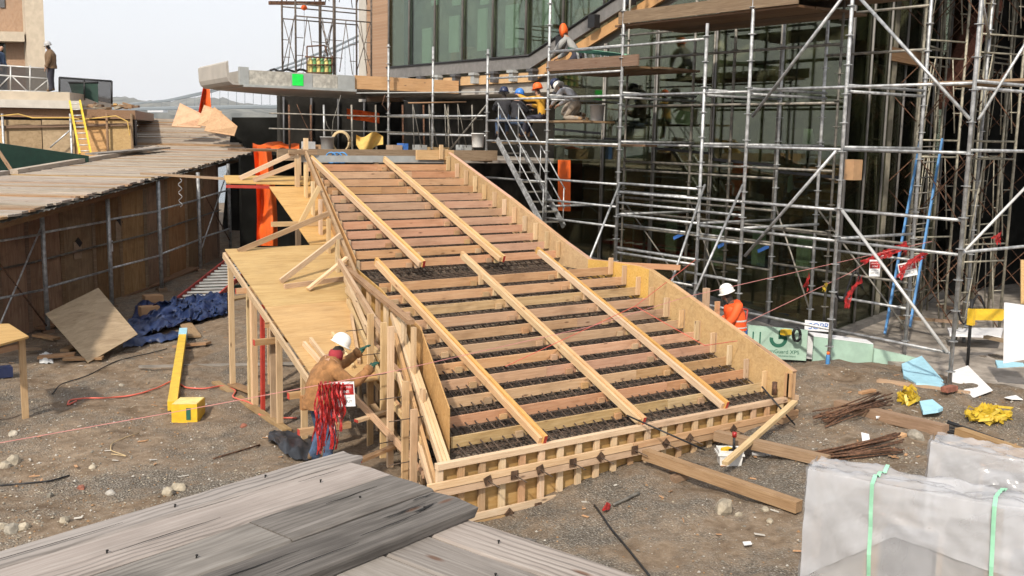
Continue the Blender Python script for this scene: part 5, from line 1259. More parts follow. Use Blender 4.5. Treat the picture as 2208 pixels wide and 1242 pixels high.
# black tarp at the worker's feet
def bt(u,v):
    px=580+u*105+9*noise.noise((v*3,u*2,1)); py=938+u*8+v*(54-30*u*0)*(.35+.65*min(1,u*2.2))+6*noise.noise((u*4,v*2,2)); g=G(px,py); return g+UP*(.02+.12*abs(noise.noise((u*4,v*4,5)))+.06*abs(noise.noise((u*11,v*9,1)))+.08*math.sin(v*3.1)*math.sin(u*3.1))
tag(cloth('black_tarp',bt,18,12,'tarp_black'),'dark gray tarp heaped on the dirt at the feet of the tan-jacketed worker','tarp')

# ================================================================== WARNING TAPE AND SIGNS
def sign(px,py,d,w_,h_,tilt,label,lines=True):
    c=AT(px,py,d); x=(R0*math.cos(tilt)+UP*math.sin(tilt)); y=(UP*math.cos(tilt)-R0*math.sin(tilt)); z=x.cross(y)
    t_=thing('warning_sign',label,'sign',c)
    def quad(a,b_,c_,e,off,name,mat): 
        return MB().prism([c+x*a+y*b_+z*off,c+x*c_+y*b_+z*off,c+x*c_+y*e+z*off,c+x*a+y*e+z*off],z*.004).build(name,mat,t_)
    quad(-w_/2,-h_/2,w_/2,h_/2,0,'board','paper_white'); quad(-w_*.46,-h_*.02,w_*.46,h_*.40,.005,'red_field','tape_red')
    rot=Matrix((x,y,z)).transposed()
    text('lettering','RESTRICTED',w_*.135,c+y*h_*.28+z*.011,rot,'print_white',t_); text('lettering','ZONE',w_*.2,c+y*h_*.10+z*.011,rot,'print_white',t_)
    text('lettering','KEEP OUT',w_*.16,c-y*h_*.30+z*.006,rot,'print_black',t_); text('lettering','AUTHORIZED ONLY',w_*.075,c-y*h_*.15+z*.006,rot,'print_black',t_)
    return t_
sign(741,850,12.25,.27,.31,.06,'red and white warning sign hanging by the tan-jacketed worker')
sign(1886,578,19.0,.20,.31,.02,'small red and white warning sign on the string line by the corner standard')
sign(1957,581,19.2,.34,.27,.22,'tilted red and white warning sign tied beside the blue ladder')
tp=thing('warning_tape','bunch of red warning tape hanging from the string line by the tan-jacketed worker','tape',AT(710,850,12.2))
for i in range(40):
    px=686+i*1.55; pts=[]; ln=random.uniform(100,155) if i<27 else random.uniform(50,110); sway=random.uniform(-22,2)
    for k in range(15):
        f_=k/14; pts.append(AT(px+sway*f_+4*math.sin(f_*9+i),826+ln*f_-4*math.sin(i),12.05+.06*math.sin(f_*6+i)+.005*i))
    mb=MB(); 
    for a,b_ in zip(pts,pts[1:]): 
        w_=R0*(.013*math.cos(a.z*6+i))+F0*.010*math.sin(a.z*6+i); w2_=R0*(.013*math.cos(b_.z*6+i))+F0*.010*math.sin(b_.z*6+i); mb.add([a-w_,a+w_,b_+w2_,b_-w2_],[(0,1,2,3)])
    mb.build('tape_strip','tape_red',tp)
def tape_run(label,pts,d,n,name='warning_tape',mat='tape_red',w0=.05):
    t_=thing(name,label,'tape',AT(*pts[0],d))
    for i in range(n):
        mb=MB(); prev=None
        for k,(px,py) in enumerate(pts):
            p=AT(px+random.uniform(-7,7),py+random.uniform(-7,7),d+random.uniform(-.12,.12))
            if prev is not None:
                for j in range(4):
                    a=prev.lerp(p,j/4); b_=prev.lerp(p,(j+1)/4); w_=UP*random.uniform(.01,w0)+R0*random.uniform(-.02,.02); mb.add([a-w_,a+w_,b_+w_*.8,b_-w_],[(0,1,2,3)])
            prev=p
        mb.build('tape_strip',mat,t_)
tape_run('red tape twisted along the string from the corner standard to the blue ladder',[(1860,568),(1890,552),(1930,540),(1955,530),(1952,545)],19.1,5)
tape_run('red tape tail drooping below the two signs near the corner standard',[(1855,600),(1840,625),(1828,645),(1826,660)],18.9,5)
tape_run('red tape tied across the right hand warning sign',[(1935,600),(1960,570),(1985,555),(1994,548)],19.0,4)
tape_run('short red tape tails left of the corner standard',[(1740,598),(1736,612),(1738,622)],19.5,3)
tape_run('red tape knot on the far string at the right',[(2142,515),(2155,505),(2150,522)],20,3)
tape_run('yellow tape knot on the string beside the corner standard',[(1770,625),(1785,616)],19.3,3,'caution_tape','tape_yellow',.03)

# ================================================================== DECK CLUTTER AT THE TOP OF THE STAIR
def cy(p,yc): return HY(*p,yc)
rc=thing('hose_coil','tan coil of hose standing on the timber landing','hose',HY(735,325,12.6))
for k in range(5):
    c=HY(735,306,13.0+k*.05); MB().path([c+R0*(.20+.01*k)*math.cos(i*.45)+UP*(.24+.008*k)*math.sin(i*.45) for i in range(15)],.022,6).build('hose_loop','rope_tan',rc,True)
def yc_(u,v): return HY(768+u*58,290+v*44*(1-abs(u-.45)*1.1)+6*math.sin(u*7),12.2+.15*math.sin(u*8+v*3))
tag(cloth('yellow_cloth',yc_,12,10,'cloth_yellow'),'yellow-brown cloth hanging over the landing rail','cloth')
bl=thing('blue_hose','blue hose loops below the landing edge','hose',HY(728,350,11.3))
for k in range(3): c=HY(714+k*12,340,11.35); MB().path([c+R0*.12*math.cos(i*.5)+UP*.12*math.sin(i*.5) for i in range(13)],.02,6).build('hose_loop','ladder_blue',bl,True)
def bucket(p,r_,h_,mat,label):
    t_=thing('bucket',label,'bucket',p); MB().lathe([(r_*.82,0),(r_*.85,.01),(r_,h_),(r_*1.06,h_),(r_*1.06,h_-.03),(r_*.93,h_-.02),(r_*.8,.03)],p,16).build('pail',mat,t_,True)
    MB().path([p+Vector((r_*math.cos(a),r_*.2,h_-.02-r_*.9*math.sin(a)*.6)) for a in [i*math.pi/10 for i in range(11)]],.006,5).build('handle','galv',t_); return t_
bucket(HY(1030,316,11.7)-UP*.02,.17,.36,'plastic_white','white bucket on the timber landing near the scaffold stair')
p=HX(1287,262,9.9); bucket(Vector((p.x,p.y,5.15)),.18,.40,'plastic_grey','pale gray bucket on the scaffold planks behind the kneeling worker')
bucket(HY(706,322,12.9)-UP*.05,.17,.36,'shirt_gray','gray bucket left of the hose coil on the landing')
fm=thing('small_frames','low white sawhorse frames on the timber landing','sawhorse',HY(985,320,13.6))
for px in (893,928,962,990):
    a=HY(px,318,14.2); b_=HY(px-3,224,14.2); tube('leg',a,b_,.014,'galv_old',fm,6); tube('leg',HY(px+16,318,14.2),b_,.012,'galv_old',fm,6); tube('tie',a.lerp(b_,.3),HY(px+16,318,14.2).lerp(b_,.3),.010,'galv_old',fm,5)
tube('rail',HY(880,222,14.2),HY(1005,220,14.2),.02,'board_timber',fm,6)
ck_=thing('material_stack','stacked cartons and props in the shade under the canopy','materials',HY(700,320,15))
for k,(px,py,w_,h_,mt) in enumerate(((665,320,.22,.18,'plastic_grey'),(690,322,.2,.12,'cardboard'),(868,320,.14,.14,'wrap_blue'),(850,322,.3,.12,'plywood_old'),(905,320,.25,.10,'shirt_gray'),(945,322,.5,.06,'board_timber'),(1000,320,.3,.10,'slab_gray'))):
    p=HY(px,py,15.2); MB().box(p-Vector((w_/2,.2,.3)),p+Vector((w_/2,.2,h_))).build('carton',mt,ck_)
for px in (625,672,700,760,812,870,915,968,1020): tube('prop',HY(px,335,17.2+px%3*.6),HY(px-2,226,17.2+px%3*.6),.03,random.choice(['galv','galv_old','rust_steel']),ck_,6)
for py in (252,285): tube('rail',HY(580,py-8,16.4),HY(1040,py+6,16.4),.02,'galv_old',ck_,6)
# green ladder and cylinder cage
gl=thing('folded_ladder','green fibreglass ladder lying on the upper scaffold platform','ladder',HX(1290,120,9.0))
for o_ in (0,.28): beam('rail',HX(1225,106,8.85)+Vector((o_,0,0)),HX(1338,120,8.85)+Vector((o_,0,0)),.03,.09,'strap_green' if o_ else 'glove_green',gl)
for i in range(6): p=HX(1225+i*20,108+i*2.4,8.85); tube('rung',p,p+Vector((.28,0,0)),.016,'aluminium',gl,5)
for i in range(6): p=HX(1245+i*17,112+i*2,8.85); beam('step',p,p+Vector((.02,-.05,-.22)),.03,.05,'aluminium',gl)
cc=thing('cylinder_cage','steel cage of green gas cylinders on the canopy slab','cage',S(6.4,18.5,5.46))
for i in range(6):
    c=HY(669+i*8.5,155,18.5); MB().lathe([(.07,0),(.075,.02),(.075,.34),(.05,.42),(.025,.46),(.025,.5)],Vector((c.x,c.y,6.47)),10).build('gas_cylinder','cylinder_green' if i%2 else 'yellow_pale',cc,True)
for (a,b_) in (((662,158),(662,100)),((716,158),(716,120)),((662,100),(700,98)),((700,98),(706,120)),((658,122),(720,126)),((662,157),(716,157)),((664,140),(716,140))): tube('bar',HY(*a,18.4),HY(*b_,18.4),.022,'rust_steel',cc,6)
cab=MB().path([HY(582+i*9,152-3*math.sin(i*1.9),18.6) for i in range(10)],.035,6).build('black_hose','black_metal',None,True); tag(cab,'black hose lying on the canopy slab','hose')
for k,pts in enumerate(([(640,225),(655,260),(668,285),(665,310)],[(735,205),(728,230),(718,260),(716,300)],[(830,205),(824,225),(836,240),(842,222)],[(700,250),(705,270),(715,285),(712,330)])):
    o_=MB().path([HY(px,py,16.5) for px,py in pts],.011,5).build('hanging_cable','galv_old' if k%2 else 'rust_steel',None,True); tag(o_,['hanging cable nearest the left end of the canopy soffit','gray conduit drooping below the middle of the canopy soffit','short cable loop hanging beside the brick pier','pale cable hanging above the blue hose'][k],'cable')
# orange barrier netting deep in the scaffold
def on(u,v): return HX(1203+u*26,345+v*110,11.3)+Vector((0,.1*math.sin(u*6),0))
tag(cloth('orange_netting',on,6,12,'fabric_orange'),'orange sheet hanging behind the scaffold stair','sheet')

# ================================================================== OBJECTS ON THE RIGHT
def gbeam(a,b_,w_,h_,mat,label,name='timber_beam',dz_=None,group=None,cat='timber'):
    dz_=h_/2 if dz_ is None else dz_; o_=beam(name,G(*a,dz_),G(*b_,dz_),w_,h_,mat); tag(o_,label,cat,group); return o_
p0=AT(1385,990,13.2); p1=G(1722,1110,.10)
tb1=beam('timber_beam',S(2.75,-.62,-.50),p1,.14,.14,'board_timber'); tag(tb1,'thick square timber with one end on the front form waler','timber')
p0=S(4.15,-.58,-.46); p1=G(1785,1010,.10); o_=beam('timber_beam',p0,p1,.14,.14,'board_timber'); tag(o_,'thick timber running from the form towards the rusty rebar bundle','timber')
gbeam((1805,868),(2038,940),.16,.16,'board_timber','heavy timber lying between the blue foam pieces and the rebar bundle')
gbeam((2065,945),(2240,1000),.16,.16,'board_timber','heavy timber by the yellow tape pile at the right edge')
p0=G(1562,1024,.16); p1=S(5.75,-.66,-.16); o_=beam('lumber_stick',p0,p1,.09,.05,'lumber_pale'); tag(o_,'pale new two-by-four leaning on the front corner of the form','timber')
gbeam((1772,985),(1950,938),.09,.045,'lumber','narrow yellow two-by-four on the dirt above the rebar bundle','lumber_stick')
gbeam((1893,822),(2088,868),.14,.045,'lumber','flat new board under the brick by the blue foam','lumber_stick')
gbeam((1855,850),(1885,842),.08,.04,'lumber','short lumber offcut near the brown stone','lumber_stick')
gbeam((1450,1040),(1480,1030),.12,.08,'board_timber','small block under the thick square timber','wood_block')
b2=G(2048,850); o_=MB().box(b2+Vector((-.17,-.06,.05)),b2+Vector((.12,.06,.13))).build('brick','brick_red'); tag(o_,'dull red brick lying on the flat new board','brick')
# rebar bundles
for k,(a,b_,n_,lb_) in enumerate((((1768,915),(1905,873),16,'rusty rebar bundle lying across the heavy timber'),((1765,985),(1930,970),22,'rusty rebar bundle behind the wrapped pallet'))):
    t_=thing('rebar_bundle',lb_,'rebar',G(*a)) 
    for i in range(n_): tube('bar',G(a[0]+random.uniform(-20,20),a[1]+random.uniform(-10,12),.03+random.uniform(0,.14)),G(b_[0]+random.uniform(-14,20),b_[1]+random.uniform(-14,14),.06+random.uniform(0,.12)),.011,'rust_steel',t_,5)
# black pipes
t_=thing('pipe_pile','tangle of black conduit on the dirt by the yellow tape','pipes',G(2080,930))
for i in range(9): MB().path([G(2030+random.uniform(-20,20),915+i*4,.05),G(2090+random.uniform(-10,10),932+i*3,.07),G(2160+random.uniform(-20,30),950+i*4,.04)],.016,6).build('pipe','black_metal',t_)
# foam pieces
def flat(pts,th,mat,label,name,dz_=.03,cat='foam'):
    P=[G(px,py) for px,py in pts]; z=sum(p.z for p in P)/len(P)+dz_; o_=MB().prism([Vector((p.x,p.y,z+random.uniform(-.02,.04))) for p in P],(0,0,th)).build(name,mat); tag(o_,label,cat); return o_
flat([(1943,800),(1985,798),(2040,828),(2030,835),(1975,832),(1948,818)],.05,'foam_blue','long light blue foam piece beside the scaffold foot','foam_piece')
flat([(1982,872),(2010,865),(2033,885),(2022,897),(1990,895)],.05,'foam_blue','light blue foam block next to the yellow tape','foam_piece')
flat([(2145,790),(2205,788),(2208,797),(2150,800)],.05,'foam_blue','light blue foam strip below the white leaning board','foam_piece')
flat([(2120,690),(2140,694),(2142,706),(2122,702)],.05,'foam_blue','small light blue foam scrap under the yellow bracket','foam_piece')
flat([(1340,565),(1365,552),(1440,575),(1425,590),(1350,580)],.06,'foam_blue','light blue foam sheet behind the stair wall','foam_piece',.35)
flat([(2045,815),(2085,812),(2140,850),(2100,860),(2060,838)],.01,'paper_white','crumpled white sheet on the dirt beside the blue foam','white_sheet',.05,'sheet')
flat([(2165,862),(2190,858),(2205,868),(2180,874)],.01,'paper_white','small white scrap at the right edge','white_sheet',.04,'sheet')
def heap(name,px,py,w_,h_,mat,label,n_):
    t_=thing(name,label,'tape',G(px,py))
    for i in range(n_):
        pts=[]; a0_=random.uniform(0,6); 
        for k in range(9):
            f_=k/8*6+a0_; pts.append(G(px+w_*math.cos(f_)*random.uniform(.2,1)+random.uniform(-5,5),py+h_*math.sin(f_)*random.uniform(.2,1),.03+random.uniform(0,.14)))
        mb=MB()
        for a,b_ in zip(pts,pts[1:]): w2_=UP*random.uniform(.01,.035)+R0*random.uniform(-.02,.02); mb.add([a-w2_,a+w2_,b_+w2_,b_-w2_],[(0,1,2,3)])
        mb.build('tape_strip',mat,t_)
heap('caution_tape',1958,866,26,14,'tape_yellow','small heap of yellow caution tape beside the blue foam block',9)
heap('caution_tape',2130,905,58,18,'tape_yellow','large heap of yellow caution tape at the right',16)
# rocks
def rock(px,py,sz,mat,label,dz_=.0,squash=.75):
    c=G(px,py,sz*.12+dz_); bm=bmesh.new(); bmesh.ops.create_icosphere(bm,subdivisions=2,radius=sz)
    sd_=random.uniform(0,50)
    for v in bm.verts: v.co=Vector((v.co.x*1.0,v.co.y*.8,v.co.z*squash))*(1+.35*noise.noise(v.co*(1.6/sz)+Vector((sd_,0,0)))+.12*noise.noise(v.co*(4/sz)+Vector((0,sd_,0))))
    me=bpy.data.meshes.new('m'); bm.to_mesh(me); bm.free(); me.materials.append(MATS[mat]); o_=link('rock',me,None); o_.location=c; o_.rotation_euler=(random.uniform(-.4,.4),random.uniform(-.4,.4),random.uniform(0,6)); tag(o_,label,'rock'); return o_
rk=rock(1560,1104,.125,'stone','large pale rock in front of the thick square timber',.03,1.1); rock(1592,1112,.05,'stone','small pale rock touching the large pale rock'); rock(1650,1102,.06,'stone','pale rock at the end of the thick square timber')
rock(1660,1125,.05,'stone','pale stone just below the end of the thick square timber'); rock(1893,866,.14,'stone_mixed','rounded brown stone beside the rusty rebar'); rock(1975,942,.13,'stone_mixed','flat brown stone behind the wrapped pallets')
rock(30,1000,.12,'stone','yellowish stone block in the dirt at lower left'); rock(10,1008,.10,'stone','yellowish stone at the lower left picture edge'); rock(52,1140,.08,'stone','pale stone in the lower left corner near the platform'); rock(28,1146,.11,'stone_mixed','brown stone in the lower left corner near the platform')
rock(240,1066,.07,'concrete','squarish white stone on the dirt beside the platform'); rock(5,1140,.08,'stone','cream stone at the lower left edge above the platform')
rock(200,1010,.06,'stone','small tan stone in the middle of the lower left gravel'); rock(140,1124,.07,'stone','pale stone touching the platform edge at lower left'); rock(108,1070,.055,'stone_mixed','small brown stone in the lower left rubble'); rock(175,1054,.06,'brick_red','red stone among the rubble at lower left'); rock(525,920,.06,'brick_red','red stone on the mound right of the yellow box'); rock(262,832,.05,'stone_mixed','small stone above the air hose'); rock(28,938,.08,'stone_mixed','dull brown stone near the left edge')
rock(388,1055,.10,'stone','tan stone beside the platform board edge'); rock(362,1064,.09,'stone','tan stone left of its twin at the platform edge')
for k,(px,py) in enumerate(((1895,905),(1865,950),(1430,900),(1610,1180))):
    o_=flat([(px-9,py-4),(px+8,py-6),(px+11,py+3),(px-6,py+5)],.01,'paper_white',['white scrap beside the upper rebar bundle','white scrap right of the narrow two-by-four','white scrap on the dirt by the front waler','white scrap at the bottom near the pallet'][k],'paper_scrap',.03,'scrap')
# white tool tub with tools
tt=thing('tool_tub','white plastic tub of tools beside the timbers','tub',G(1575,1000))
c=G(1572,1000); ux=R0*.17; uy=F0*.13
pts0=[c-ux*.85-uy*.85,c+ux*.85-uy*.85,c+ux*.85+uy*.85,c-ux*.85+uy*.85]; pts1=[c-ux-uy+UP*.22,c+ux-uy+UP*.22,c+ux+uy+UP*.22,c-ux+uy+UP*.22]; pts2=[c+(q-c-UP*.22)*.9+UP*.22 for q in pts1]; pts3=[c+(q-c)*.88+UP*.03 for q in pts0]
MB().add(pts0+pts1+pts2+pts3,[(3,2,1,0)]+[(i,(i+1)%4,4+(i+1)%4,4+i) for i in range(4)]+[(4+i,4+(i+1)%4,8+(i+1)%4,8+i) for i in range(4)]+[(8+i,8+(i+1)%4,12+(i+1)%4,12+i) for i in range(4)]+[(12,13,14,15)]).build('tub','plastic_white',tt)
MB().bar(c-ux*1.06-uy*1.06+UP*.165,c+ux*1.06-uy*1.06+UP*.165,.012,.03).bar(c-ux*1.06-uy*1.06+UP*.165,c-ux*1.06+uy*1.06+UP*.165,.012,.03).build('rim_band','plastic_white',tt)['kind']='stuff'
tube('tool_handle',c+UP*.12+ux*.3,c+UP*.40+ux*.35+uy*.2,.018,'black_metal',tt); tube('tool_head',c+UP*.38+ux*.35+uy*.2,c+UP*.45+ux*.36+uy*.2,.032,'tape_red',tt)
MB().box(c+UP*.14-ux*.4-Vector((.05,.05,0)),c+UP*.23-ux*.2+Vector((.06,.05,0))).build('yellow_tool','yellow_paint',tt); MB().box(c+UP*.12+ux*.1-Vector((.05,.05,0)),c+UP*.22+ux*.5+Vector((.05,.05,0))).build('drill','black_metal',tt)
bo=thing('bottle','clear plastic bottle lying beside the tool tub','bottle',G(1640,982)); cb=G(1640,982,.05); dd=(R0*.9-F0*.2).normalized()
MB().tube(cb-dd*.12,cb+dd*.06,.038,10).tube(cb+dd*.06,cb+dd*.12,.038,10,r2=.014).build('bottle_body','plastic_grey',bo,True); tube('cap',cb+dd*.12,cb+dd*.145,.016,'paper_white',bo)
gline('steel_rod',[(1282,1092),(1310,1135),(1352,1185),(1400,1245)],.014,'black_metal','long black steel bar on the dirt in front of the form','rod',.02)
gline('steel_pipe',[(1322,1094),(1378,1068)],.022,'galv_old','gray pipe end lying in front of the form','pipe',.03)
rc_=MB().prism([G(1299,1106,.02),G(1306,1108,.05),G(1314,1103,.02),G(1317,1095,.03),G(1309,1096,.06)],(.0,.01,.02)).build('plastic_scrap','tape_red'); tag(rc_,'crumpled red plastic piece on the dirt in front of the form','scrap')
hp=MB().box(S(-.35,-.95,-.92),S(-.05,-.75,-.88)).tube(S(-.2,-.85,-1.1),S(-.2,-.85,-.9),.03,6).build('steel_plate','rust_steel'); tag(hp,'rusty plate on a stub below the corner of the platform','plate')

# foam insulation boards against the curb
def foam(a,b_,h0,h1,d,mat,label,txt=None):
    t_=thing('foam_board',label,'insulation',AT(a[0],a[1],d[0])); p0=AT(*a,d[0]); p1=AT(*b_,d[1]); 
    MB().prism([p0,p1,p1+UP*h1,p0+UP*h0],F0*.05).build('panel',mat,t_); return t_,p0,p1
t_,p0,p1=foam((1610,770),(1738,778),.64,.60,(20.0,19.6),'foam_mint','mint green insulation board with dark printed emblem leaning on the curb')
rot=frame(p1-p0); nrm_=(p1-p0).cross(UP).normalized(); mid=p0.lerp(p1,.55); nrm_=nrm_ if nrm_.dot(F0)<0 else -nrm_
eb=MB(); ce=p0.lerp(p1,.52)+UP*.40+nrm_*.006; ax=(p1-p0).normalized()
arc=[]; 
for i in range(15): an=math.pi*(.95+i/14*1.1); arc.append((math.cos(an),math.sin(an)))
for (a,b_) in zip(arc,arc[1:]): eb.add([ce+ax*a[0]*.17+UP*a[1]*.17,ce+ax*b_[0]*.17+UP*b_[1]*.17,ce+ax*b_[0]*.10+UP*b_[1]*.10,ce+ax*a[0]*.10+UP*a[1]*.10],[(0,1,2,3)])
eb.add([ce-ax*.0,ce+ax*.16,ce+ax*.16+UP*.06,ce+UP*.06],[(0,1,2,3)]).add([ce,ce+ax*.055,ce+ax*.055+UP*.17,ce+UP*.17],[(0,1,2,3)])
eb.build('emblem','print_green',t_)['kind']='stuff'
text('lettering','GreenGuard XPS',.105,p0.lerp(p1,.55)+UP*.15+nrm_*.006,rot,'print_green',t_); text('lettering','insulation board',.05,p0.lerp(p1,.68)+UP*.07+nrm_*.006,rot,'print_green',t_)
for f_ in (.08,.2): MB().prism([p0.lerp(p1,f_)+UP*.26+nrm_*.006,p0.lerp(p1,f_+.022)+UP*.26+nrm_*.006,p0.lerp(p1,f_+.022)+UP*.52+nrm_*.006,p0.lerp(p1,f_)+UP*.52+nrm_*.006],nrm_*.002).build('print_mark','print_green',t_)
t2,p0,p1=foam((1712,768),(1752,775),.50,.42,(19.9,19.6),'foam_white','white insulation panel between the two mint green boards')
t2,p0,p1=foam((1752,782),(1880,792),.50,.44,(19.3,19.4),'foam_mint','long mint green insulation board behind the blue spray can')
MB().prism([p0+UP*.505+F0*.02,p1+UP*.445+F0*.02,p1+UP*.45+F0*.4,p0+UP*.51+F0*.4],UP*.015).build('blue_print_strip','foam_white',t2)
rot2=frame(p1-p0); n2_=(p1-p0).cross(UP).normalized(); n2_=n2_ if n2_.dot(F0)<0 else -n2_
t3,p0,p1=foam((1882,800),(1985,812),.44,.34,(19.3,19.2),'foam_mint','low mint green insulation strip sinking into the dirt')
bw=AT(1735,712,19.9); wr=MB().prism([bw,bw+R0*.55-UP*.03,bw+R0*.55+UP*.15,bw+UP*.20],F0*.03).build('printed_wrap','foam_white'); tag(wr,'white building wrap with blue lettering above the foam boards','wrap')
text('lettering','SOPR',.17,bw+R0*.27+UP*.08-F0*.006,Matrix((R0,UP,-F0)).transposed(),'wrap_blue',wr)
bkp=MB().path([AT(1718+8*math.cos(i*.7),722+14*math.sin(i*.7),19.5) for i in range(10)],.03,6).build('black_strap','black_metal',None,True); tag(bkp,'black strap hanging over the foam boards','strap')
ykp=MB().box(AT(1695,716,19.7)-Vector((.1,.06,.05)),AT(1695,716,19.7)+Vector((.1,.06,.05))).build('yellow_clamp','yellow_paint'); tag(ykp,'yellow clamp on top of the emblem-printed foam board','clamp')
wl=gbeam((1600,690),(1715,716),.1,.12,'board_brown','brown timber rail lying above the foam boards','timber_rail',.35)
can=thing('spray_can','blue spray can with orange cap at the corner standard foot','can',HX(1784,786,8.6)); pc=HX(1784,789,8.62); MB().lathe([(.034,0),(.036,.01),(.036,.19),(.02,.215)],pc,12).build('can_body','ladder_blue',can,True); MB().lathe([(.026,.21),(.026,.26),(0,.262)],pc,10).build('cap','hat_orange',can,True)
# red hand truck by worker two
ht=thing('hand_truck','red steel frame cart behind the stair form near the vested worker','cart',AT(1605,712,18.6))
for (a,b_) in (((1597,665),(1590,715)),((1612,668),(1606,715)),((1597,665),(1612,668)),((1594,690),(1609,692)),((1591,708),(1607,710))): tube('bar',AT(*a,18.6),AT(*b_,18.6),.016,'ladder_red',ht,6)
# yellow bracket, leaning white board, blue ladder, carton
ybk=thing('yellow_bracket','yellow sheet metal bracket on a stand in the right bay','bracket',AT(2130,720,19)); yb0=AT(2098,672,19); MB().prism([yb0-UP*.16,yb0+R0*.56-UP*.16,yb0+R0*.62-UP*.06,yb0+R0*.56+UP*.06,yb0+UP*.05],F0*.04).build('plate','yellow_paint',ybk); q0=AT(2092,720,19); tube('stand',Vector((q0.x,q0.y,.6)),AT(2096,645,19),.03,'black_metal',ybk); MB().box(yb0-Vector((.08,.06,.25)),yb0+Vector((.0,.06,.06))).build('collar','yellow_paint',ybk)
wb=tilted_sheet('white_board',[AT(2168,783,17.2),AT(2240,770,16.8),AT(2240,662,16.9),AT(2170,652,17.3)],.08,'foam_white'); tag(wb,'thick white foam board leaning at the right edge','foam')
wb=tilted_sheet('plywood_strip',[AT(2200,655,19.5),AT(2230,655,19.5),AT(2230,560,19.5),AT(2200,560,19.5)],.03,'lumber_orange'); tag(wb,'orange plywood strip above the white foam board at the right edge','plywood')
wb=flat([(2040,742),(2160,745),(2155,765),(2045,758)],.05,'foam_white','white foam slab lying on the concrete apron','foam_slab',.3)
for k,(a,b_,mt) in enumerate((((2020,700),(2066,712),'board_brown'),((2010,735),(2100,742),'board_timber'),((1935,725),(2010,735),'board_timber'),((2120,775),(2180,790),'plywood_old'))):
    gbeam(a,b_,.12,.06,mt,['dark board on the apron under the yellow bracket','brown plank across the concrete apron','weathered plank at the foot of the blue ladder','old plywood strip in front of the white foam slab'][k],'board',.45,cat='board')
bl_=thing('ladder','tall blue fibreglass ladder standing in the scaffold bay','ladder',AT(1930,720,21))
for (a,b_) in (((1908,720),(1985,300)),((1962,705),(2032,300))): beam('rail',AT(*a,20.8),AT(*b_,22.5),.04,.09,'ladder_blue',bl_)
for i in range(12): f_=(i+.5)/12; tube('rung',AT(1908,720,20.8).lerp(AT(1985,300,22.5),f_),AT(1962,705,20.8).lerp(AT(2032,300,22.5),f_),.016,'galv_old',bl_,5)
cbx=AT(1840,366,19.5); cbo=MB().box(cbx-Vector((.13,.1,.19)),cbx+Vector((.13,.1,.19))).build('cardboard_box','cardboard'); tag(cbo,'cardboard box tied to the corner scaffold standard','carton')
for k,(px,py) in enumerate(((1795,600),(2060,650))):
    o_=MB().path([AT(px+i*6,py+40*math.sin(i*.55)+i*3,20.5) for i in range(12)],.02,6).build('black_cable','black_metal',None,True); tag(o_,['black cable drooping behind the corner standard','black cable hanging under the scaffold bay on the right'][k],'cable')
bh=beam('timber_header',AT(1835,100,23),AT(1985,130,24.5),.2,.3,'board_brown'); tag(bh,'brown timber header spanning the dark bay behind the standards','timber')
rdx=AT(2010,200,27); red=beam('steel_chute',AT(2010,220,27),AT(2140,0,29),.5,.5,'brick_red'); tag(red,'dark red steel chute rising in the bay at right','chute')

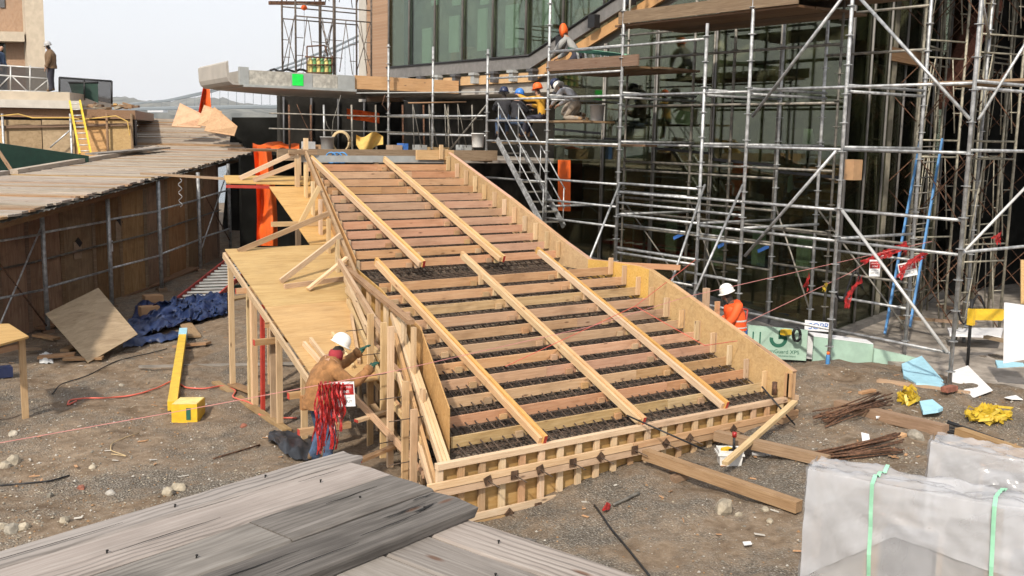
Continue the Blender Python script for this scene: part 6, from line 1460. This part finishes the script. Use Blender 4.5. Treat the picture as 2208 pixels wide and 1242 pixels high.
# ================================================================== WRAPPED PALLETS
def pallet(name,label,c00,ux,uy,hgt,sag,straps,seed):
    t_=thing(name,label,'pallet',c00)
    n=30; m_=16
    def film(u,v):   # front face then top: v 0..1 front bottom->top, 1..2 top front->back
        p=c00+ux*u
        em=min(1,abs(v-1)*5); crease=(.035*noise.noise((u*6+seed,v*5,seed))+.02*noise.noise((u*17+v*9,v*11,seed+3))+.012*abs(noise.noise((u*30-v*22,v*14+u*9,seed+5))))*(.15+.85*em)
        if v<=1: return p+UP*hgt*v*(1-sag*math.sin(u*3.14)*v*.3)-uy.normalized()*(.05*math.sin(v*3.1)+crease+.03)
        return p+uy*(v-1)+UP*(hgt*(1-sag*math.sin(u*3.14)*.3)+crease*1.5-sag*.25*math.sin((v-1)*3.14))
    cloth('film_front',lambda u,v: film(u,v*2),n*2,m_*2,'plastic_film',t_)
    cloth('film_side',lambda u,v: c00-ux.normalized()*(.03+.03*noise.noise((u*5,v*6,seed)))+uy*u+UP*hgt*v,14,16,'plastic_film',t_)
    cloth('film_side',lambda u,v: c00+ux+ux.normalized()*(.03+.03*noise.noise((u*5,v*6,seed+2)))+uy*u+UP*hgt*v,14,16,'plastic_film',t_)
    def flap(u,v):
        lo=.40+.95*u if u<.36 else .742-.2*(u-.36)
        vv=lo+(1-lo)*v; return film(u,vv)-uy.normalized()*(.014+.022*noise.noise((math.atan2(1.02-vv,u+.02)*9,seed,3))*min(1,u*8+.1)+.012*noise.noise((u*14+v*6,v*5-u*11,seed+9)))
    cloth('film_flap',flap,n*2,m_,'plastic_film',t_)
    for f_ in straps:
        p=c00+ux*f_-uy.normalized()*.02; beam('upright',p+uy.normalized()*.04,p+uy.normalized()*.04+UP*((film(f_,1)-c00).z-.05),.10,.04,'lumber',t_,up=uy.normalized())
        pts=[film(f_+.01*math.sin(v*4),v)-uy.normalized()*(.05 if v<=1 else .02)+UP*(.03 if v>.97 else 0) for v in [i/28*1.96 for i in range(29)]]
        mb=MB(); w_=ux.normalized()*.016
        for a,b_ in zip(pts,pts[1:]): mb.add([a-w_,a+w_,b_+w_,b_-w_],[(0,1,2,3)])
        mb.build('strap','strap_green',t_)
    for i in range(4):
        f0=.06+i*.24; p=c00+ux*f0+uy*.15; MB().box(Vector((0,0,0)),Vector((1,1,1)))
        q=[p,p+ux*.2,p+ux*.2+uy*.7,p+uy*.7]; MB().prism([v+UP*.14 for v in q],UP*(hgt*(.62 if i%2 else .72))).build('carton','pallet_gray' if i%2 else 'pallet_tan',t_)
    for i in range(3): beam('skid',c00+uy*(.1+.4*i)+UP*.07,c00+uy*(.1+.4*i)+ux+UP*.07,.09,.10,'board_timber',t_)
    return t_
c0=AT(1752,1240,8.6); c0.z=.36
a_=AT(1745,1008,8.6); topz=a_.z
ux=(AT(2330,1120,7.55)-AT(1745,1008,8.6)); ux.z=0; uy=Vector((-ux.y,ux.x,0)).normalized()*.40
uy=uy if uy.dot(F0)>0 else -uy
pallet('wrapped_pallet','large plastic-wrapped pallet with green straps in the lower right corner',Vector((a_.x,a_.y,.36)),ux,uy,topz-.36,.05,(.27,.72),1.0)
a_=AT(2008,952,10.8); ux=(AT(2420,1030,9.9)-a_); ux.z=0; uy=Vector((-ux.y,ux.x,0)).normalized()*.45; uy=uy if uy.dot(F0)>0 else -uy
pallet('wrapped_pallet','second plastic-wrapped pallet behind the strapped one at the right edge',Vector((a_.x,a_.y,.42)),ux,uy,a_.z-.42,.12,(.6,),5.0)

# ================================================================== GRAVEL
gv=MB()
def pebble(p,s_):
    V=[p+Vector((s_*random.uniform(.6,1.1)*a,s_*random.uniform(.6,1.1)*b_,s_*random.uniform(.4,.8)*c_)) for a,b_,c_ in ((1,0,0),(-1,0,0),(0,1,0),(0,-1,0),(0,0,1),(0,0,-.6))]
    gv.add(V,[(0,2,4),(2,1,4),(1,3,4),(3,0,4),(2,0,5),(1,2,5),(3,1,5),(0,3,5)],random.choice((0,0,0,1,1,2,3)))
for i in range(9000):
    if i%5==0: px,py=random.uniform(1100,2208),random.uniform(800,1242)
    elif i%5==1: px,py=random.uniform(1700,2208),random.uniform(780,1000)
    else: px,py=random.uniform(0,700),random.uniform(720,1190)
    g=G(px,py,.004); 
    if -.7<g.x<6.1 and -.6<g.y<10: continue
    pebble(g,random.choice((.008,.009,.011,.013,.016,.024))*random.uniform(.7,1.3))
chips=MB()
for i in range(130):
    px,py=random.choice(((random.uniform(0,660),random.uniform(700,1150)),(random.uniform(1250,2200),random.uniform(800,1200))))
    g=G(px,py,.012)
    if -.7<g.x<6.1 and -.6<g.y<10: continue
    an=random.uniform(0,6.3); l_=random.uniform(.03,.14); chips.bar(g,g+Vector((l_*math.cos(an),l_*math.sin(an),random.uniform(-.005,.02))),random.uniform(.01,.04),.008,random.choice((0,0,1,2)))
cho=chips.build('wood_chips',['lumber','board_timber','concrete_light']); cho['kind']='stuff'; tag(cho,'small wood chips and scraps strewn over the dirt','scraps')
gvo=gv.build('gravel',['stone_mixed','stone','concrete','board_timber']); gvo['kind']='stuff'; tag(gvo,'loose gravel and small stones scattered over the dirt','gravel')

# ================================================================== AIR
hzm=bpy.data.materials.new('haze_air'); hzm.use_nodes=True; MATS['haze_air']=hzm; t=hzm.node_tree; t.nodes.clear()
o_=t.nodes.new('ShaderNodeOutputMaterial'); pv=t.nodes.new('ShaderNodeVolumePrincipled'); pv.inputs['Color'].default_value=(.96,.975,1,1); pv.inputs['Density'].default_value=.00010; pv.inputs['Anisotropy'].default_value=.0
t.links.new(pv.outputs[0],o_.inputs['Volume'])
hz_=MB().box((-3000,-60,-33),(5200,4600,240)).build('haze','haze_air'); hz_['kind']='stuff'; tag(hz_,'pale haze in the air over the water','haze')
cy.volume_bounces = 1
